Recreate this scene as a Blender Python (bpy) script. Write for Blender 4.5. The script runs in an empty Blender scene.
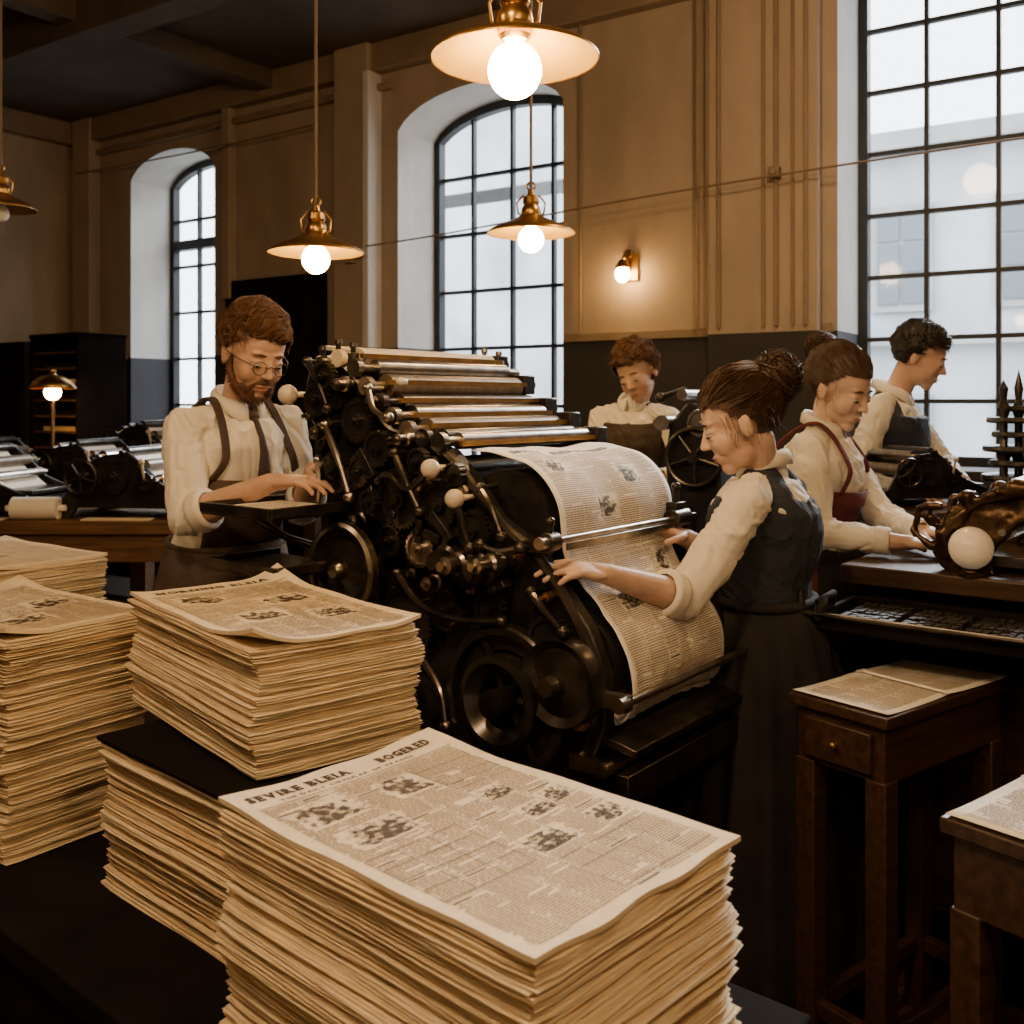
import bpy, math, random
from math import sin, cos, pi, sqrt, atan2, radians
from mathutils import Vector as V, Matrix as M, noise
R = random.Random(7)
sc = bpy.context.scene
COL = sc.collection

# ------------------------------------------------------------ materials
def mat(name, col, rough=.6, metal=0, var=0, vs=8, bump=0, bs=60, emis=None, es=0, stretch=None, spec=None, sss=0):
    m = bpy.data.materials.new(name); m.use_nodes = True
    nt = m.node_tree; b = nt.nodes['Principled BSDF']
    b.inputs['Base Color'].default_value = (*col, 1); b.inputs['Roughness'].default_value = rough
    b.inputs['Metallic'].default_value = metal
    if spec is not None: b.inputs['Specular IOR Level'].default_value = spec
    if sss: b.inputs['Subsurface Weight'].default_value = sss; b.inputs['Subsurface Radius'].default_value = (.012, .005, .003); b.inputs['Subsurface Scale'].default_value = 1
    tc = nt.nodes.new('ShaderNodeTexCoord'); mp = nt.nodes.new('ShaderNodeMapping')
    nt.links.new(tc.outputs['Object'], mp.inputs['Vector'])
    if stretch: mp.inputs['Scale'].default_value = stretch
    if var:
        n = nt.nodes.new('ShaderNodeTexNoise'); n.inputs['Scale'].default_value = vs; n.inputs['Detail'].default_value = 6
        nt.links.new(mp.outputs[0], n.inputs['Vector'])
        r = nt.nodes.new('ShaderNodeValToRGB'); nt.links.new(n.outputs['Fac'], r.inputs[0])
        r.color_ramp.elements[0].position = .3; r.color_ramp.elements[1].position = .7
        r.color_ramp.elements[0].color = (*[c*(1-var) for c in col], 1)
        r.color_ramp.elements[1].color = (*[min(1, c*(1+var)) for c in col], 1)
        nt.links.new(r.outputs[0], b.inputs['Base Color'])
    if bump:
        n = nt.nodes.new('ShaderNodeTexNoise'); n.inputs['Scale'].default_value = bs; n.inputs['Detail'].default_value = 4
        nt.links.new(mp.outputs[0], n.inputs['Vector'])
        bp = nt.nodes.new('ShaderNodeBump'); bp.inputs['Strength'].default_value = bump; bp.inputs['Distance'].default_value = .01
        nt.links.new(n.outputs['Fac'], bp.inputs['Height']); nt.links.new(bp.outputs[0], b.inputs['Normal'])
    if emis:
        b.inputs['Emission Color'].default_value = (*emis, 1); b.inputs['Emission Strength'].default_value = es
    return m

IRON = mat('cast_iron', (.030, .027, .026), .34, .5, var=.4, vs=12, bump=.15, bs=80)
IRON2 = mat('worn_iron', (.085, .075, .066), .28, .85, var=.5, vs=15)
STEEL = mat('steel', (.44, .39, .33), .28, 1, var=.3, vs=20)
BRASS = mat('brass', (.60, .36, .12), .3, 1, var=.3, vs=18)
DBRASS = mat('aged_brass', (.40, .23, .07), .35, .85, var=.3, vs=18)
ROLL = mat('ink_roller', (.17, .13, .09), .4, .3, var=.3, vs=6, stretch=(1, 8, 1))
CREAMR = mat('cream_roller', (.72, .60, .42), .5, 0, var=.12, vs=6)
KNOB = mat('ivory_knob', (.72, .62, .48), .3)
PAPER = mat('newsprint', (.77, .63, .42), .85, var=.12, vs=30)
PAPER_B = mat('newsprint_pale', (.84, .72, .52), .85, var=.10, vs=22)
PAPER_C = mat('newsprint_aged', (.64, .48, .28), .85, var=.15, vs=30)
PAPERW = mat('fresh_paper', (.90, .84, .73), .8, var=.05, vs=12)
PAPERL = mat('white_sheet', (.95, .92, .86), .8, var=.03, vs=12)
INK = mat('printing_ink', (.06, .045, .035), .8)
INKL = mat('fine_print_ink', (.32, .25, .17), .85)
WOOD = mat('dark_wood', (.05, .025, .014), .40, var=.45, vs=5, stretch=(1, 12, 12), bump=.1, bs=40)
WOOD2 = mat('brown_wood', (.14, .07, .03), .5, var=.4, vs=5, stretch=(1, 12, 12))
BLACKB = mat('black_board', (.010, .008, .007), .85, var=.3, spec=.12)
SKIN = mat('skin', (.58, .36, .26), .5, var=.12, vs=22, sss=.15, bump=.06, bs=160)
SKIN2 = mat('skin_fair', (.64, .43, .33), .5, var=.10, vs=22, sss=.15, bump=.05, bs=160)
LIP = mat('lips', (.48, .21, .16), .45)
EYEW = mat('eye_white', (.5, .44, .38), .3)
EYED = mat('iris', (.03, .02, .012), .15)
SHIRT = mat('white_cotton', (.82, .77, .67), .85, var=.06, vs=10, bump=.2, bs=45)
VEST = mat('navy_wool', (.026, .031, .046), .85, var=.25, vs=40, bump=.3, bs=200)
SKIRTM = mat('black_cloth', (.026, .023, .025), .9, var=.3, vs=8, spec=.25)
APRON = mat('brown_canvas', (.070, .045, .034), .8, var=.25, vs=20, bump=.25, bs=120)
APRON2 = mat('dark_canvas', (.05, .032, .026), .8, var=.25, vs=20, bump=.25, bs=120)
BURG = mat('burgundy_cloth', (.12, .020, .020), .8, var=.2, vs=20, bump=.25, bs=120)
TIEM = mat('tie_cloth', (.05, .035, .03), .7, var=.5, vs=120)
HAIRG = mat('ginger_hair', (.115, .052, .023), .6, var=.35, vs=60)
HAIRB = mat('brown_hair', (.055, .026, .014), .55, var=.35, vs=60)
HAIRK = mat('dark_hair', (.018, .012, .009), .55, var=.4, vs=60)
SHOE = mat('black_leather', (.015, .012, .01), .35)
BULB = mat('lit_bulb', (1, .85, .6), .3, emis=(1, .66, .27), es=100)
BULBS = mat('lit_bulb_small', (1, .85, .6), .3, emis=(1, .58, .20), es=85)
BULBD = mat('dim_bulb', (.8, .75, .65), .2)
GLOBE = mat('opal_globe', (.85, .76, .62), .25, emis=(1, .7, .42), es=.12)
SHADE_IN = mat('shade_enamel', (.40, .235, .028), .5, .0)
CORD = mat('cord', (.20, .135, .075), .6)
FRAME = mat('window_iron', (.025, .027, .03), .5, .3)
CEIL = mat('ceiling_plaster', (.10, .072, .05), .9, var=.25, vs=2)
TRIM = mat('painted_trim', (.27, .195, .125), .7, var=.15, vs=4)
BROWNM = mat('bronze_casting', (.10, .062, .037), .33, .85, var=.6, vs=12, bump=.3, bs=30)
TYPE = mat('lead_type', (.055, .05, .047), .5, .7, var=.5, vs=120)
GREYP = mat('grey_print', (.40, .35, .28), .8)

def wallmat(name, up, low, zsplit):
    m = bpy.data.materials.new(name); m.use_nodes = True; nt = m.node_tree; b = nt.nodes['Principled BSDF']
    b.inputs['Roughness'].default_value = .8
    tc = nt.nodes.new('ShaderNodeTexCoord'); sp = nt.nodes.new('ShaderNodeSeparateXYZ'); nt.links.new(tc.outputs['Object'], sp.inputs[0])
    g = nt.nodes.new('ShaderNodeMath'); g.operation = 'GREATER_THAN'; g.inputs[1].default_value = zsplit; nt.links.new(sp.outputs['Z'], g.inputs[0])
    mp = nt.nodes.new('ShaderNodeMapping'); mp.inputs['Scale'].default_value = (1, 1, .45); nt.links.new(tc.outputs['Object'], mp.inputs['Vector'])
    n = nt.nodes.new('ShaderNodeTexNoise'); n.inputs['Scale'].default_value = 2.2; n.inputs['Detail'].default_value = 9; n.inputs['Roughness'].default_value = .62; nt.links.new(mp.outputs[0], n.inputs['Vector'])
    r1 = nt.nodes.new('ShaderNodeValToRGB'); nt.links.new(n.outputs['Fac'], r1.inputs[0])
    r1.color_ramp.elements[0].position = .3; r1.color_ramp.elements[1].position = .7
    r1.color_ramp.elements[0].color = (*[c*.78 for c in up], 1); r1.color_ramp.elements[1].color = (*[c*1.13 for c in up], 1)
    mx = nt.nodes.new('ShaderNodeMix'); mx.data_type = 'RGBA'; nt.links.new(g.outputs[0], mx.inputs['Factor'])
    mx.inputs['A'].default_value = (*low, 1); nt.links.new(r1.outputs[0], mx.inputs['B']); nt.links.new(mx.outputs['Result'], b.inputs['Base Color'])
    return m
WALL = wallmat('two_tone_wall_paint', (.43, .335, .24), (.038, .034, .035), 1.87)
REVEALW = wallmat('two_tone_reveal', (.70, .68, .64), (.06, .06, .07), 1.87)

def floormat():
    m = bpy.data.materials.new('floor_planks'); m.use_nodes = True; nt = m.node_tree; b = nt.nodes['Principled BSDF']
    b.inputs['Roughness'].default_value = .38
    tc = nt.nodes.new('ShaderNodeTexCoord'); br = nt.nodes.new('ShaderNodeTexBrick'); nt.links.new(tc.outputs['Object'], br.inputs['Vector'])
    br.inputs['Scale'].default_value = 1; br.inputs['Brick Width'].default_value = 1.6; br.inputs['Row Height'].default_value = .14
    br.inputs['Mortar Size'].default_value = .004
    br.inputs['Color1'].default_value = (.20, .08, .036, 1); br.inputs['Color2'].default_value = (.13, .052, .026, 1); br.inputs['Mortar'].default_value = (.008, .005, .004, 1)
    n = nt.nodes.new('ShaderNodeTexNoise'); n.inputs['Scale'].default_value = 3; n.inputs['Detail'].default_value = 8; nt.links.new(tc.outputs['Object'], n.inputs['Vector'])
    mx = nt.nodes.new('ShaderNodeMix'); mx.data_type = 'RGBA'; mx.blend_type = 'MULTIPLY'; mx.inputs['Factor'].default_value = .6
    nt.links.new(br.outputs['Color'], mx.inputs['A']); nt.links.new(n.outputs['Color'], mx.inputs['B']); nt.links.new(mx.outputs['Result'], b.inputs['Base Color'])
    return m
FLOOR = floormat()
def glassmat():
    m = bpy.data.materials.new('window_glass'); m.use_nodes = True; nt = m.node_tree; nt.nodes.clear()
    o = nt.nodes.new('ShaderNodeOutputMaterial'); t = nt.nodes.new('ShaderNodeBsdfTransparent'); g = nt.nodes.new('ShaderNodeBsdfGlossy')
    g.inputs['Roughness'].default_value = .05; x = nt.nodes.new('ShaderNodeMixShader'); x.inputs[0].default_value = .03
    t.inputs[0].default_value = (.95, .96, .96, 1)
    nt.links.new(t.outputs[0], x.inputs[1]); nt.links.new(g.outputs[0], x.inputs[2]); nt.links.new(x.outputs[0], o.inputs[0]); return m
GLASS = glassmat()

# ------------------------------------------------------------ mesh builder
def basis(d):
    d = V(d).normalized(); a = V((0, 0, 1)) if abs(d.z) < .9 else V((1, 0, 0))
    x = d.cross(a).normalized(); return x, d.cross(x).normalized(), d
class MB:
    def __init__(s): s.v = []; s.f = []; s.m = []; s.mi = 0; s.T = None
    def add(s, vs, fs):
        b = len(s.v)
        for p in vs:
            p = V(p); s.v.append(s.T @ p if s.T else p)
        for f in fs: s.f.append([i+b for i in f]); s.m.append(s.mi)
        return s
    def box(s, c, d, rz=0, rot=None):
        c = V(c); r = rot or M.Rotation(rz, 3, 'Z'); vs = []
        for z in (-.5, .5):
            for x, y in ((-.5, -.5), (.5, -.5), (.5, .5), (-.5, .5)): vs.append(c + r @ V((x*d[0], y*d[1], z*d[2])))
        return s.add(vs, [(3, 2, 1, 0), (4, 5, 6, 7), (0, 1, 5, 4), (1, 2, 6, 5), (2, 3, 7, 6), (3, 0, 4, 7)])
    def cyl(s, p0, p1, r0, r1=None, n=18):
        p0 = V(p0); p1 = V(p1); r1 = r0 if r1 is None else r1; x, y, d = basis(p1-p0); vs = []
        for p, r in ((p0, r0), (p1, r1)):
            for i in range(n): a = 2*pi*i/n; vs.append(p + (x*cos(a)+y*sin(a))*r)
        fs = [(i, (i+1) % n, n+(i+1) % n, n+i) for i in range(n)] + [tuple(range(n-1, -1, -1)), tuple(range(n, 2*n))]
        return s.add(vs, fs)
    def ball(s, c, r, n=14, rot=None):
        c = V(c); r = (r, r, r) if not hasattr(r, '__len__') else r; rot = rot or M.Identity(3); vs = []; k = n//2+1
        vs.append(c+rot @ V((0, 0, r[2])))
        for j in range(1, k):
            t = pi*j/k
            for i in range(n): a = 2*pi*i/n; vs.append(c+rot @ V((r[0]*sin(t)*cos(a), r[1]*sin(t)*sin(a), r[2]*cos(t))))
        vs.append(c+rot @ V((0, 0, -r[2]))); L = len(vs)-1; fs = []
        for i in range(n): fs.append((0, 1+i, 1+(i+1) % n)); fs.append((L, L-n+(i+1) % n, L-n+i))
        for j in range(k-2):
            for i in range(n): a = 1+j*n; fs.append((a+i, a+n+i, a+n+(i+1) % n, a+(i+1) % n))
        return s.add(vs, fs)
    def cap(s, p0, p1, r0, r1=None, n=14):
        r1 = r0 if r1 is None else r1; s.cyl(p0, p1, r0, r1, n); s.ball(p0, r0, n); return s.ball(p1, r1, n)
    def tube(s, path, r, n=8, closed=False):
        path = [V(p) for p in path]; k = len(path); vs = []; px = None
        for i, p in enumerate(path):
            if closed: d = path[(i+1) % k]-path[i-1]
            else: d = path[min(i+1, k-1)]-path[max(i-1, 0)]
            d.normalize()
            if px is None: x, y, _ = basis(d)
            else: x = (px - d*px.dot(d)).normalized(); y = d.cross(x)
            px = x; rr = r[i] if hasattr(r, '__len__') else r
            for j in range(n): a = 2*pi*j/n; vs.append(p+(x*cos(a)+y*sin(a))*rr)
        fs = []
        for i in range(k if closed else k-1):
            a = i*n; b = ((i+1) % k)*n
            for j in range(n): fs.append((a+j, a+(j+1) % n, b+(j+1) % n, b+j))
        if not closed: fs += [tuple(range(n-1, -1, -1)), tuple(range((k-1)*n, k*n))]
        return s.add(vs, fs)
    def lathe(s, prof, c, axis=(0, 0, 1), n=28):
        c = V(c); x, y, d = basis(axis); vs = []
        for r, h in prof:
            for i in range(n): a = 2*pi*i/n; vs.append(c+d*h+(x*cos(a)+y*sin(a))*max(r, 1e-5))
        fs = []
        for k in range(len(prof)-1):
            for i in range(n): fs.append((k*n+i, k*n+(i+1) % n, (k+1)*n+(i+1) % n, (k+1)*n+i))
        return s.add(vs, fs)
    def ext(s, poly, y0, y1):
        n = len(poly); vs = [(p[0], y0, p[1]) for p in poly]+[(p[0], y1, p[1]) for p in poly]
        fs = [tuple(range(n)), tuple(range(2*n-1, n-1, -1))]+[((i+1) % n, i, n+i, n+(i+1) % n) for i in range(n)]
        return s.add(vs, fs)
    def torus(s, c, axis, Rr, r, n=36, m=8):
        c = V(c); x, y, d = basis(axis)
        return s.tube([c+(x*cos(2*pi*i/n)+y*sin(2*pi*i/n))*Rr for i in range(n)], r, m, True)
    def gear(s, c, axis, Rr, w, teeth=28, hub=.3):
        c = V(c); x, y, d = basis(axis); n = teeth*4; vs = []
        for h in (-w/2, w/2):
            for i in range(n):
                a = 2*pi*i/n; rr = Rr*(1.0 if i % 4 < 2 else .91); vs.append(c+d*h+(x*cos(a)+y*sin(a))*rr)
            for i in range(n): a = 2*pi*i/n; vs.append(c+d*h+(x*cos(a)+y*sin(a))*Rr*.78)
            for i in range(n): a = 2*pi*i/n; vs.append(c+d*h*.4+(x*cos(a)+y*sin(a))*Rr*.74)
        fs = []
        for k, off in ((0, 0), (1, 3*n)):
            for i in range(n):
                j = (i+1) % n; fs.append((off+i, off+j, off+n+j, off+n+i)); fs.append((off+n+i, off+n+j, off+2*n+j, off+2*n+i))
            fs.append(tuple(off+2*n+i for i in range(n)))
        for i in range(n): j = (i+1) % n; fs.append((i, j, 3*n+j, 3*n+i))
        s.add(vs, fs)
        s.cyl(c-d*w*.9, c+d*w*.9, Rr*hub, n=16); return s.cyl(c-d*w*1.3, c+d*w*1.3, Rr*hub*.5, n=12)
    def wheel(s, c, axis, Rr, r, spokes=5):
        c = V(c); x, y, d = basis(axis); s.torus(c, axis, Rr, r); s.cyl(c-d*r*2, c+d*r*2, Rr*.2, n=14); s.cyl(c-d*r*3, c+d*r*3, Rr*.09, n=10)
        for i in range(spokes): a = 2*pi*i/spokes+.3; s.cyl(c, c+(x*cos(a)+y*sin(a))*Rr, r*.8, r*.6, 8)
        return s
    def loft(s, rings, n=28, a0=0, a1=2*pi, caps=True, wob=None):
        full = abs(a1-a0-2*pi) < 1e-4; vs = []; cnt = n if full else n+1
        for k, (c, l, f, rw, rd) in enumerate(rings):
            for i in range(cnt):
                a = a0+(a1-a0)*i/n; q = 1 if wob is None else wob(k, a); vs.append(c+f*(rd*cos(a)*q)+l*(rw*sin(a)*q))
        fs = []
        for k in range(len(rings)-1):
            for i in range(n):
                j = (i+1) % cnt if full else i+1; fs.append((k*cnt+i, k*cnt+j, (k+1)*cnt+j, (k+1)*cnt+i))
        if full and caps: fs += [tuple(range(n-1, -1, -1)), tuple(range((len(rings)-1)*cnt, len(rings)*cnt))]
        return s.add(vs, fs)
    def mesh(s, name):
        me = bpy.data.meshes.new(name); me.from_pydata([tuple(v) for v in s.v], [], s.f); me.update(); return me

def link(o, parent=None):
    COL.objects.link(o)
    if parent is not None: o.parent = parent
    return o
def mk(name, mb, mats, parent=None, bevel=0, ang=.6, solid=0, world=False, T=None, label=None):
    me = mb.mesh(name) if isinstance(mb, MB) else mb
    mats = mats if isinstance(mats, (list, tuple)) else [mats]
    for m_ in mats: me.materials.append(m_)
    if isinstance(mb, MB):
        me.polygons.foreach_set('material_index', mb.m)
    me.polygons.foreach_set('use_smooth', [True]*len(me.polygons))
    if isinstance(mb, MB):
        try: me.set_sharp_from_angle(angle=ang)
        except Exception: pass
    o = bpy.data.objects.new(name, me); link(o, parent)
    if T is not None: o.matrix_world = T
    if world and parent is not None: o.matrix_parent_inverse = M.Translation(-parent.location)
    if solid:
        d = o.modifiers.new('s', 'SOLIDIFY'); d.thickness = solid; d.offset = 0
    if bevel:
        d = o.modifiers.new('b', 'BEVEL'); d.width = bevel; d.segments = 2; d.limit_method = 'ANGLE'
    if label: o['label'] = label
    return o
def empty(name, loc, rz, label, cat, group=None, parent=None):
    e = bpy.data.objects.new(name, None); e.empty_display_size = .1; e.location = loc; e.rotation_euler = (0, 0, rz); link(e, parent)
    if label: e['label'] = label
    if cat: e['category'] = cat
    if group: e['group'] = group
    return e
def tag(o, label=None, cat=None, group=None, kind=None):
    if label: o['label'] = label
    if cat: o['category'] = cat
    if group: o['group'] = group
    if kind: o['kind'] = kind
    return o
def remesh(mb, vox, it=3, namp=0, nf=12, seed=0, crease=0):
    me = mb.mesh('t'); o = bpy.data.objects.new('t', me); COL.objects.link(o)
    d = o.modifiers.new('r', 'REMESH'); d.mode = 'VOXEL'; d.voxel_size = vox
    if it: q = o.modifiers.new('s', 'SMOOTH'); q.factor = .5; q.iterations = it
    dg = bpy.context.evaluated_depsgraph_get(); out = bpy.data.meshes.new_from_object(o.evaluated_get(dg))
    bpy.data.objects.remove(o)
    if namp or crease:
        ns = [v.normal.copy() for v in out.vertices]
        for v, nn in zip(out.vertices, ns):
            p = v.co*nf+V((seed, 0, 0)); h = noise.noise(p)*namp + noise.noise(p*2.3)*namp*.3
            if crease:
                w = noise.noise(v.co*5+V((9, 3, seed)))*1.6; q = V((v.co.x*15+v.co.z*5+w, v.co.y*15-v.co.z*4-w, v.co.z*6+w))+V((seed*3, 1, 2))
                a1 = noise.noise(q); a2 = noise.noise(q*1.9+V((5, 2, 3)))
                h += crease*(.8*max(0, 1-abs(a1)*4)**1.5 - .55*max(0, 1-abs(a2)*4)**1.5)
            v.co += nn*h
    return out
def copy_tree(src, loc, rz, scale=1, **kw):
    o = src.copy(); COL.objects.link(o); o.location = loc; o.rotation_euler = (0, 0, rz); o.scale = (scale,)*3
    for c in src.children:
        k = c.copy(); COL.objects.link(k); k.parent = o
        for g in c.children:
            h = g.copy(); COL.objects.link(h); h.parent = k
    return o

# ------------------------------------------------------------ room shell (frame of the window wall)
RZW = atan2(-.559, .829)
TW = M.Translation((-.078, 6.5, 0)) @ M.Rotation(RZW, 4, 'Z')
CH = 4.0; U0, U1, YB = -4.72, 5.5, -8.5
OPEN = [(-3.894, -2.80, 1.05, 3.60), (-.866, .478, 1.05, 3.60), (2.17, 3.95, 1.15, 3.96)]
RISE = [.20, .22, .03]
def archz(k, u):
    a, b, s0, cr = OPEN[k]; t = (u-(a+b)/2)/((b-a)/2); return cr-RISE[k]*(1-sqrt(max(0, 1-t*t*.93)))/(1-sqrt(.07))
w = MB(); DEP = .49
def wq(pts): w.add(pts, [(0, 1, 2, 3)])
prev = U0
for k, (a, b, s0, cr) in enumerate(OPEN):
    w.mi = 0; wq([(prev, 0, 0), (a, 0, 0), (a, 0, CH), (prev, 0, CH)])
    N = 24
    for i in range(N):
        u, v = a+(b-a)*i/N, a+(b-a)*(i+1)/N; zu, zv = archz(k, u), archz(k, v)
        w.mi = 0; wq([(u, 0, 0), (v, 0, 0), (v, 0, s0), (u, 0, s0)]); wq([(u, 0, zu), (v, 0, zv), (v, 0, CH), (u, 0, CH)])
        w.mi = 1; wq([(u, 0, zu), (u, DEP, zu), (v, DEP, zv), (v, 0, zv)]); wq([(u, 0, s0), (v, 0, s0), (v, DEP, s0), (u, DEP, s0)])
        w.mi = 0; wq([(u, DEP, 0), (v, DEP, 0), (v, DEP, s0), (u, DEP, s0)]); wq([(u, DEP, zu), (v, DEP, zv), (v, DEP, CH+.4), (u, DEP, CH+.4)])
    w.mi = 1; wq([(a, 0, s0), (a, DEP, s0), (a, DEP, archz(k, a)), (a, 0, archz(k, a))]); wq([(b, 0, s0), (b, 0, archz(k, b)), (b, DEP, archz(k, b)), (b, DEP, s0)])
    w.mi = 0; wq([(prev, DEP, 0), (prev, DEP, CH+.4), (a, DEP, CH+.4), (a, DEP, 0)])
    prev = b
w.mi = 0; wq([(prev, 0, 0), (U1, 0, 0), (U1, 0, CH), (prev, 0, CH)]); wq([(prev, DEP, 0), (prev, DEP, CH+.4), (U1, DEP, CH+.4), (U1, DEP, 0)])
tag(mk('wall_back', w, [WALL, REVEALW], T=TW), kind='structure')
def sbox(name, c, d, m, bevel=0):
    return tag(mk(name, MB().box(c, d), m, T=TW, bevel=bevel), kind='structure')
sbox('wall_left', (U0-.1, (YB+DEP)/2, CH/2), (.2, -YB+DEP, CH), WALL)
sbox('wall_right', (U1+.1, (YB+DEP)/2, CH/2), (.2, -YB+DEP, CH), WALL)
sbox('wall_front', ((U0+U1)/2, YB-.1, CH/2), (U1-U0+.4, .2, CH), WALL)
sbox('floor', ((U0+U1)/2, (YB+DEP)/2, -.05), (U1-U0+.4, -YB+DEP+.4, .1), FLOOR)
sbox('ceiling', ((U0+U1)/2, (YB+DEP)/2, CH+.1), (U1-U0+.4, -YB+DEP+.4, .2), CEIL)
n = 1
def trim(c, d, m=TRIM, bevel=.01):
    global n; sbox('trim_%d' % n, c, d, m, bevel); n += 1
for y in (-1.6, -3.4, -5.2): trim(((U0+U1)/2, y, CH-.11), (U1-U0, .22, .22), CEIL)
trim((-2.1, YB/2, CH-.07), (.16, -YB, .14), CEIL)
trim(((U0+U1)/2, -.05, CH-.10), (U1-U0, .10, .20), TRIM)
trim(((U0-.9)/2, -.03, CH-.30), (-.9-U0, .06, .05), TRIM)
trim((U0+.05, YB/2, CH-.10), (.10, -YB, .20), TRIM)
trim((-1.19, -.07, CH/2), (.32, .14, CH), WALL)
trim((-1.04, -.075, CH/2), (.06, .15, CH-.4), REVEALW)
trim((1.78, -.04, CH/2), (.62, .08, CH), WALL)
trim((-4.45, -.06, CH/2), (.26, .12, CH), WALL)
trim((-2.58, -.04, 3.15), (.10, .08, 1.7), WALL)
for a, b in ((U0, -3.93), (-2.77, -2.62), (-1.50, -1.36), (.50, 1.45), (2.10, 2.15), (3.97, U1)):
    trim(((a+b)/2, -.012, 1.885), (b-a, .024, .05), TRIM, .004)
i = 1
for a, b in ((U0, -2.65), (-1.5, U1)):
    sbox('baseboard_back' if i == 1 else 'baseboard_back_window', ((a+b)/2, -.015, .09), (b-a, .03, .18), WOOD); i += 1

def window(idx, k, cols, rowh, transom=None):
    a, b, s0, cr = OPEN[k]; mb = MB(); y = DEP-.05; fw = .05
    mb.box((a+fw/2, y, (s0+archz(k, a))/2), (fw, .07, archz(k, a)-s0)); mb.box((b-fw/2, y, (s0+archz(k, b))/2), (fw, .07, archz(k, b)-s0))
    mb.box(((a+b)/2, y, s0+fw/2), (b-a, .07, fw))
    N = 24
    for i in range(N):
        u, v = a+(b-a)*i/N, a+(b-a)*(i+1)/N; zu, zv = archz(k, u), archz(k, v)
        mb.add([(u, y-.035, zu), (v, y-.035, zv), (v, y-.035, zv-.06), (u, y-.035, zu-.06), (u, y+.035, zu), (v, y+.035, zv), (v, y+.035, zv-.06), (u, y+.035, zu-.06)],
               [(0, 3, 2, 1), (3, 7, 6, 2), (4, 5, 6, 7)])
    for c in range(1, cols):
        u = a+(b-a)*c/cols; mb.box((u, y, (s0+archz(k, u))/2), (.024, .04, archz(k, u)-s0-.02))
    z = s0+rowh
    while z < cr-.12:
        mb.box(((a+b)/2, y, z), ((b-a)-.02, .038, .024)); z += rowh
    if transom:
        mb.box(((a+b)/2, y, transom), (b-a-.02, .08, .085))
    o = tag(mk('window_%d' % idx, mb, FRAME, T=TW), kind='structure')
    g = MB(); pts = [(a+.02, y+.0, s0+.02), (b-.02, y, s0+.02)]
    for i in range(N+1):
        u = b-.02-(b-a-.04)*i/N; pts.append((u, y, archz(k, u)-.03))
    g.add(pts, [tuple(range(len(pts)))])
    mk('window_pane', g, GLASS, parent=o)
    return o
window(1, 0, 3, .41, 2.88); window(2, 1, 4, .41, None); window(3, 2, 5, .345)
db = MB(); db.box((-2.07, -.03, 1.22), (1.06, .06, 2.44))
for uu in (-2.33, -1.82):
    for zz in (.6, 1.3, 2.0): db.box((uu, -.065, zz), (.36, .02, .5))
db.cyl((-2.05, -.07, 1.1), (-2.05, -.12, 1.1), .02)
tag(mk('door_1', db, BLACKB, T=TW, bevel=.008), kind='structure')

# exterior facades and ground
fm = mat('pale_render', (.52, .54, .57), .9, var=.22, vs=.9); fg = mat('facade_glass', (.16, .19, .22), .3); ft = mat('facade_stone', (.36, .36, .36), .9, var=.2, vs=1.5)
fb = MB(); fb.box((-1.5, 8.2, 2.1), (18, .4, 5.2)); fb.box((-6, 7.9, 3.5), (5, .5, 7.5)); fb.mi = 2; fb.box((1.5, 8.0, 4.75), (22, .7, .22)); fb.box((1.5, 7.95, 2.25), (22, .3, .12)); fb.mi = 0; fb.box((5.9, 7.2, 3.6), (1.9, 1.4, 8.0)); fb.box((10.5, 8.0, 3.0), (5, .5, 7))
for i in range(13):
    for zz in (.9, 3.3):
        fb.mi = 2; fb.box((-8+1.45*i, 7.97, zz), (.75, .1, 1.35)); fb.mi = 1
        for dx in (-.15, .15):
            for dz in (-.4, 0, .4): fb.box((-8+1.45*i+dx, 7.93, zz+dz), (.26, .08, .36))
for zz in (2.2, 4.0, 5.6): fb.box((5.6, 6.48, zz), (.5, .06, .9))
fb.mi = 2
for zz in (1.4, 3.1, 4.8): fb.box((5.9, 6.47, zz), (1.95, .1, .10))
for xx in (5.05, 6.1, 6.75): fb.box((xx, 6.46, 3.6), (.08, .1, 8))
o = mk('facade', fb, [fm, fg, ft], T=TW); tag(o, 'pale rendered building facade across the street outside', 'building')
o = mk('trim_40', MB().box((0, 9, -.25), (40, 17, .1)), mat('paving', (.5, .5, .48), .9, var=.2, vs=1), T=TW); tag(o, kind='structure')
o = mk('drain_pipe', MB().tube([(5.25, 6.3, .0), (5.25, 6.3, 3.6), (5.2, 6.3, 3.85), (5.0, 6.3, 4.0), (4.6, 6.35, 4.02)], .07, 10), mat('ochre_pipe', (.40, .24, .10), .6), T=TW); tag(o, 'ochre drain pipe bending on the facade outside', 'pipe')

def pipe(path, r, m, name, label, cat='pipe', group=None):
    o = mk(name, MB().tube(path, r, 8), m, T=TW); tag(o, label, cat, group); return o
pipe([(u, -.20-.02*sin(u*2), 2.62-.035*cos((u+1)*.9)+.02*u) for u in [-1.0+i*.25 for i in range(25)]], .006, CORD, 'wall_cable', 'thin cable strung along the wall past the windows', 'cable')
pipe([(u, -.13, 3.52-.03*sin((u+4.6)*.8)) for u in [-4.5+i*.27 for i in range(12)]], .007, CORD, 'wall_cable', 'thin cable running high beside the ceiling moulding', 'cable')
for u, rr_ in ((1.42, .012), (1.475, .008), (1.545, .012), (1.80, .010), (1.87, .014), (1.96, .009), (2.03, .012)): pipe([(u, -.098, 1.9), (u, -.098, 3.9)], rr_, TRIM, 'wall_conduit', 'slim painted conduit running up the wall pilaster', 'pipe', 'wall conduits')
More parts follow.
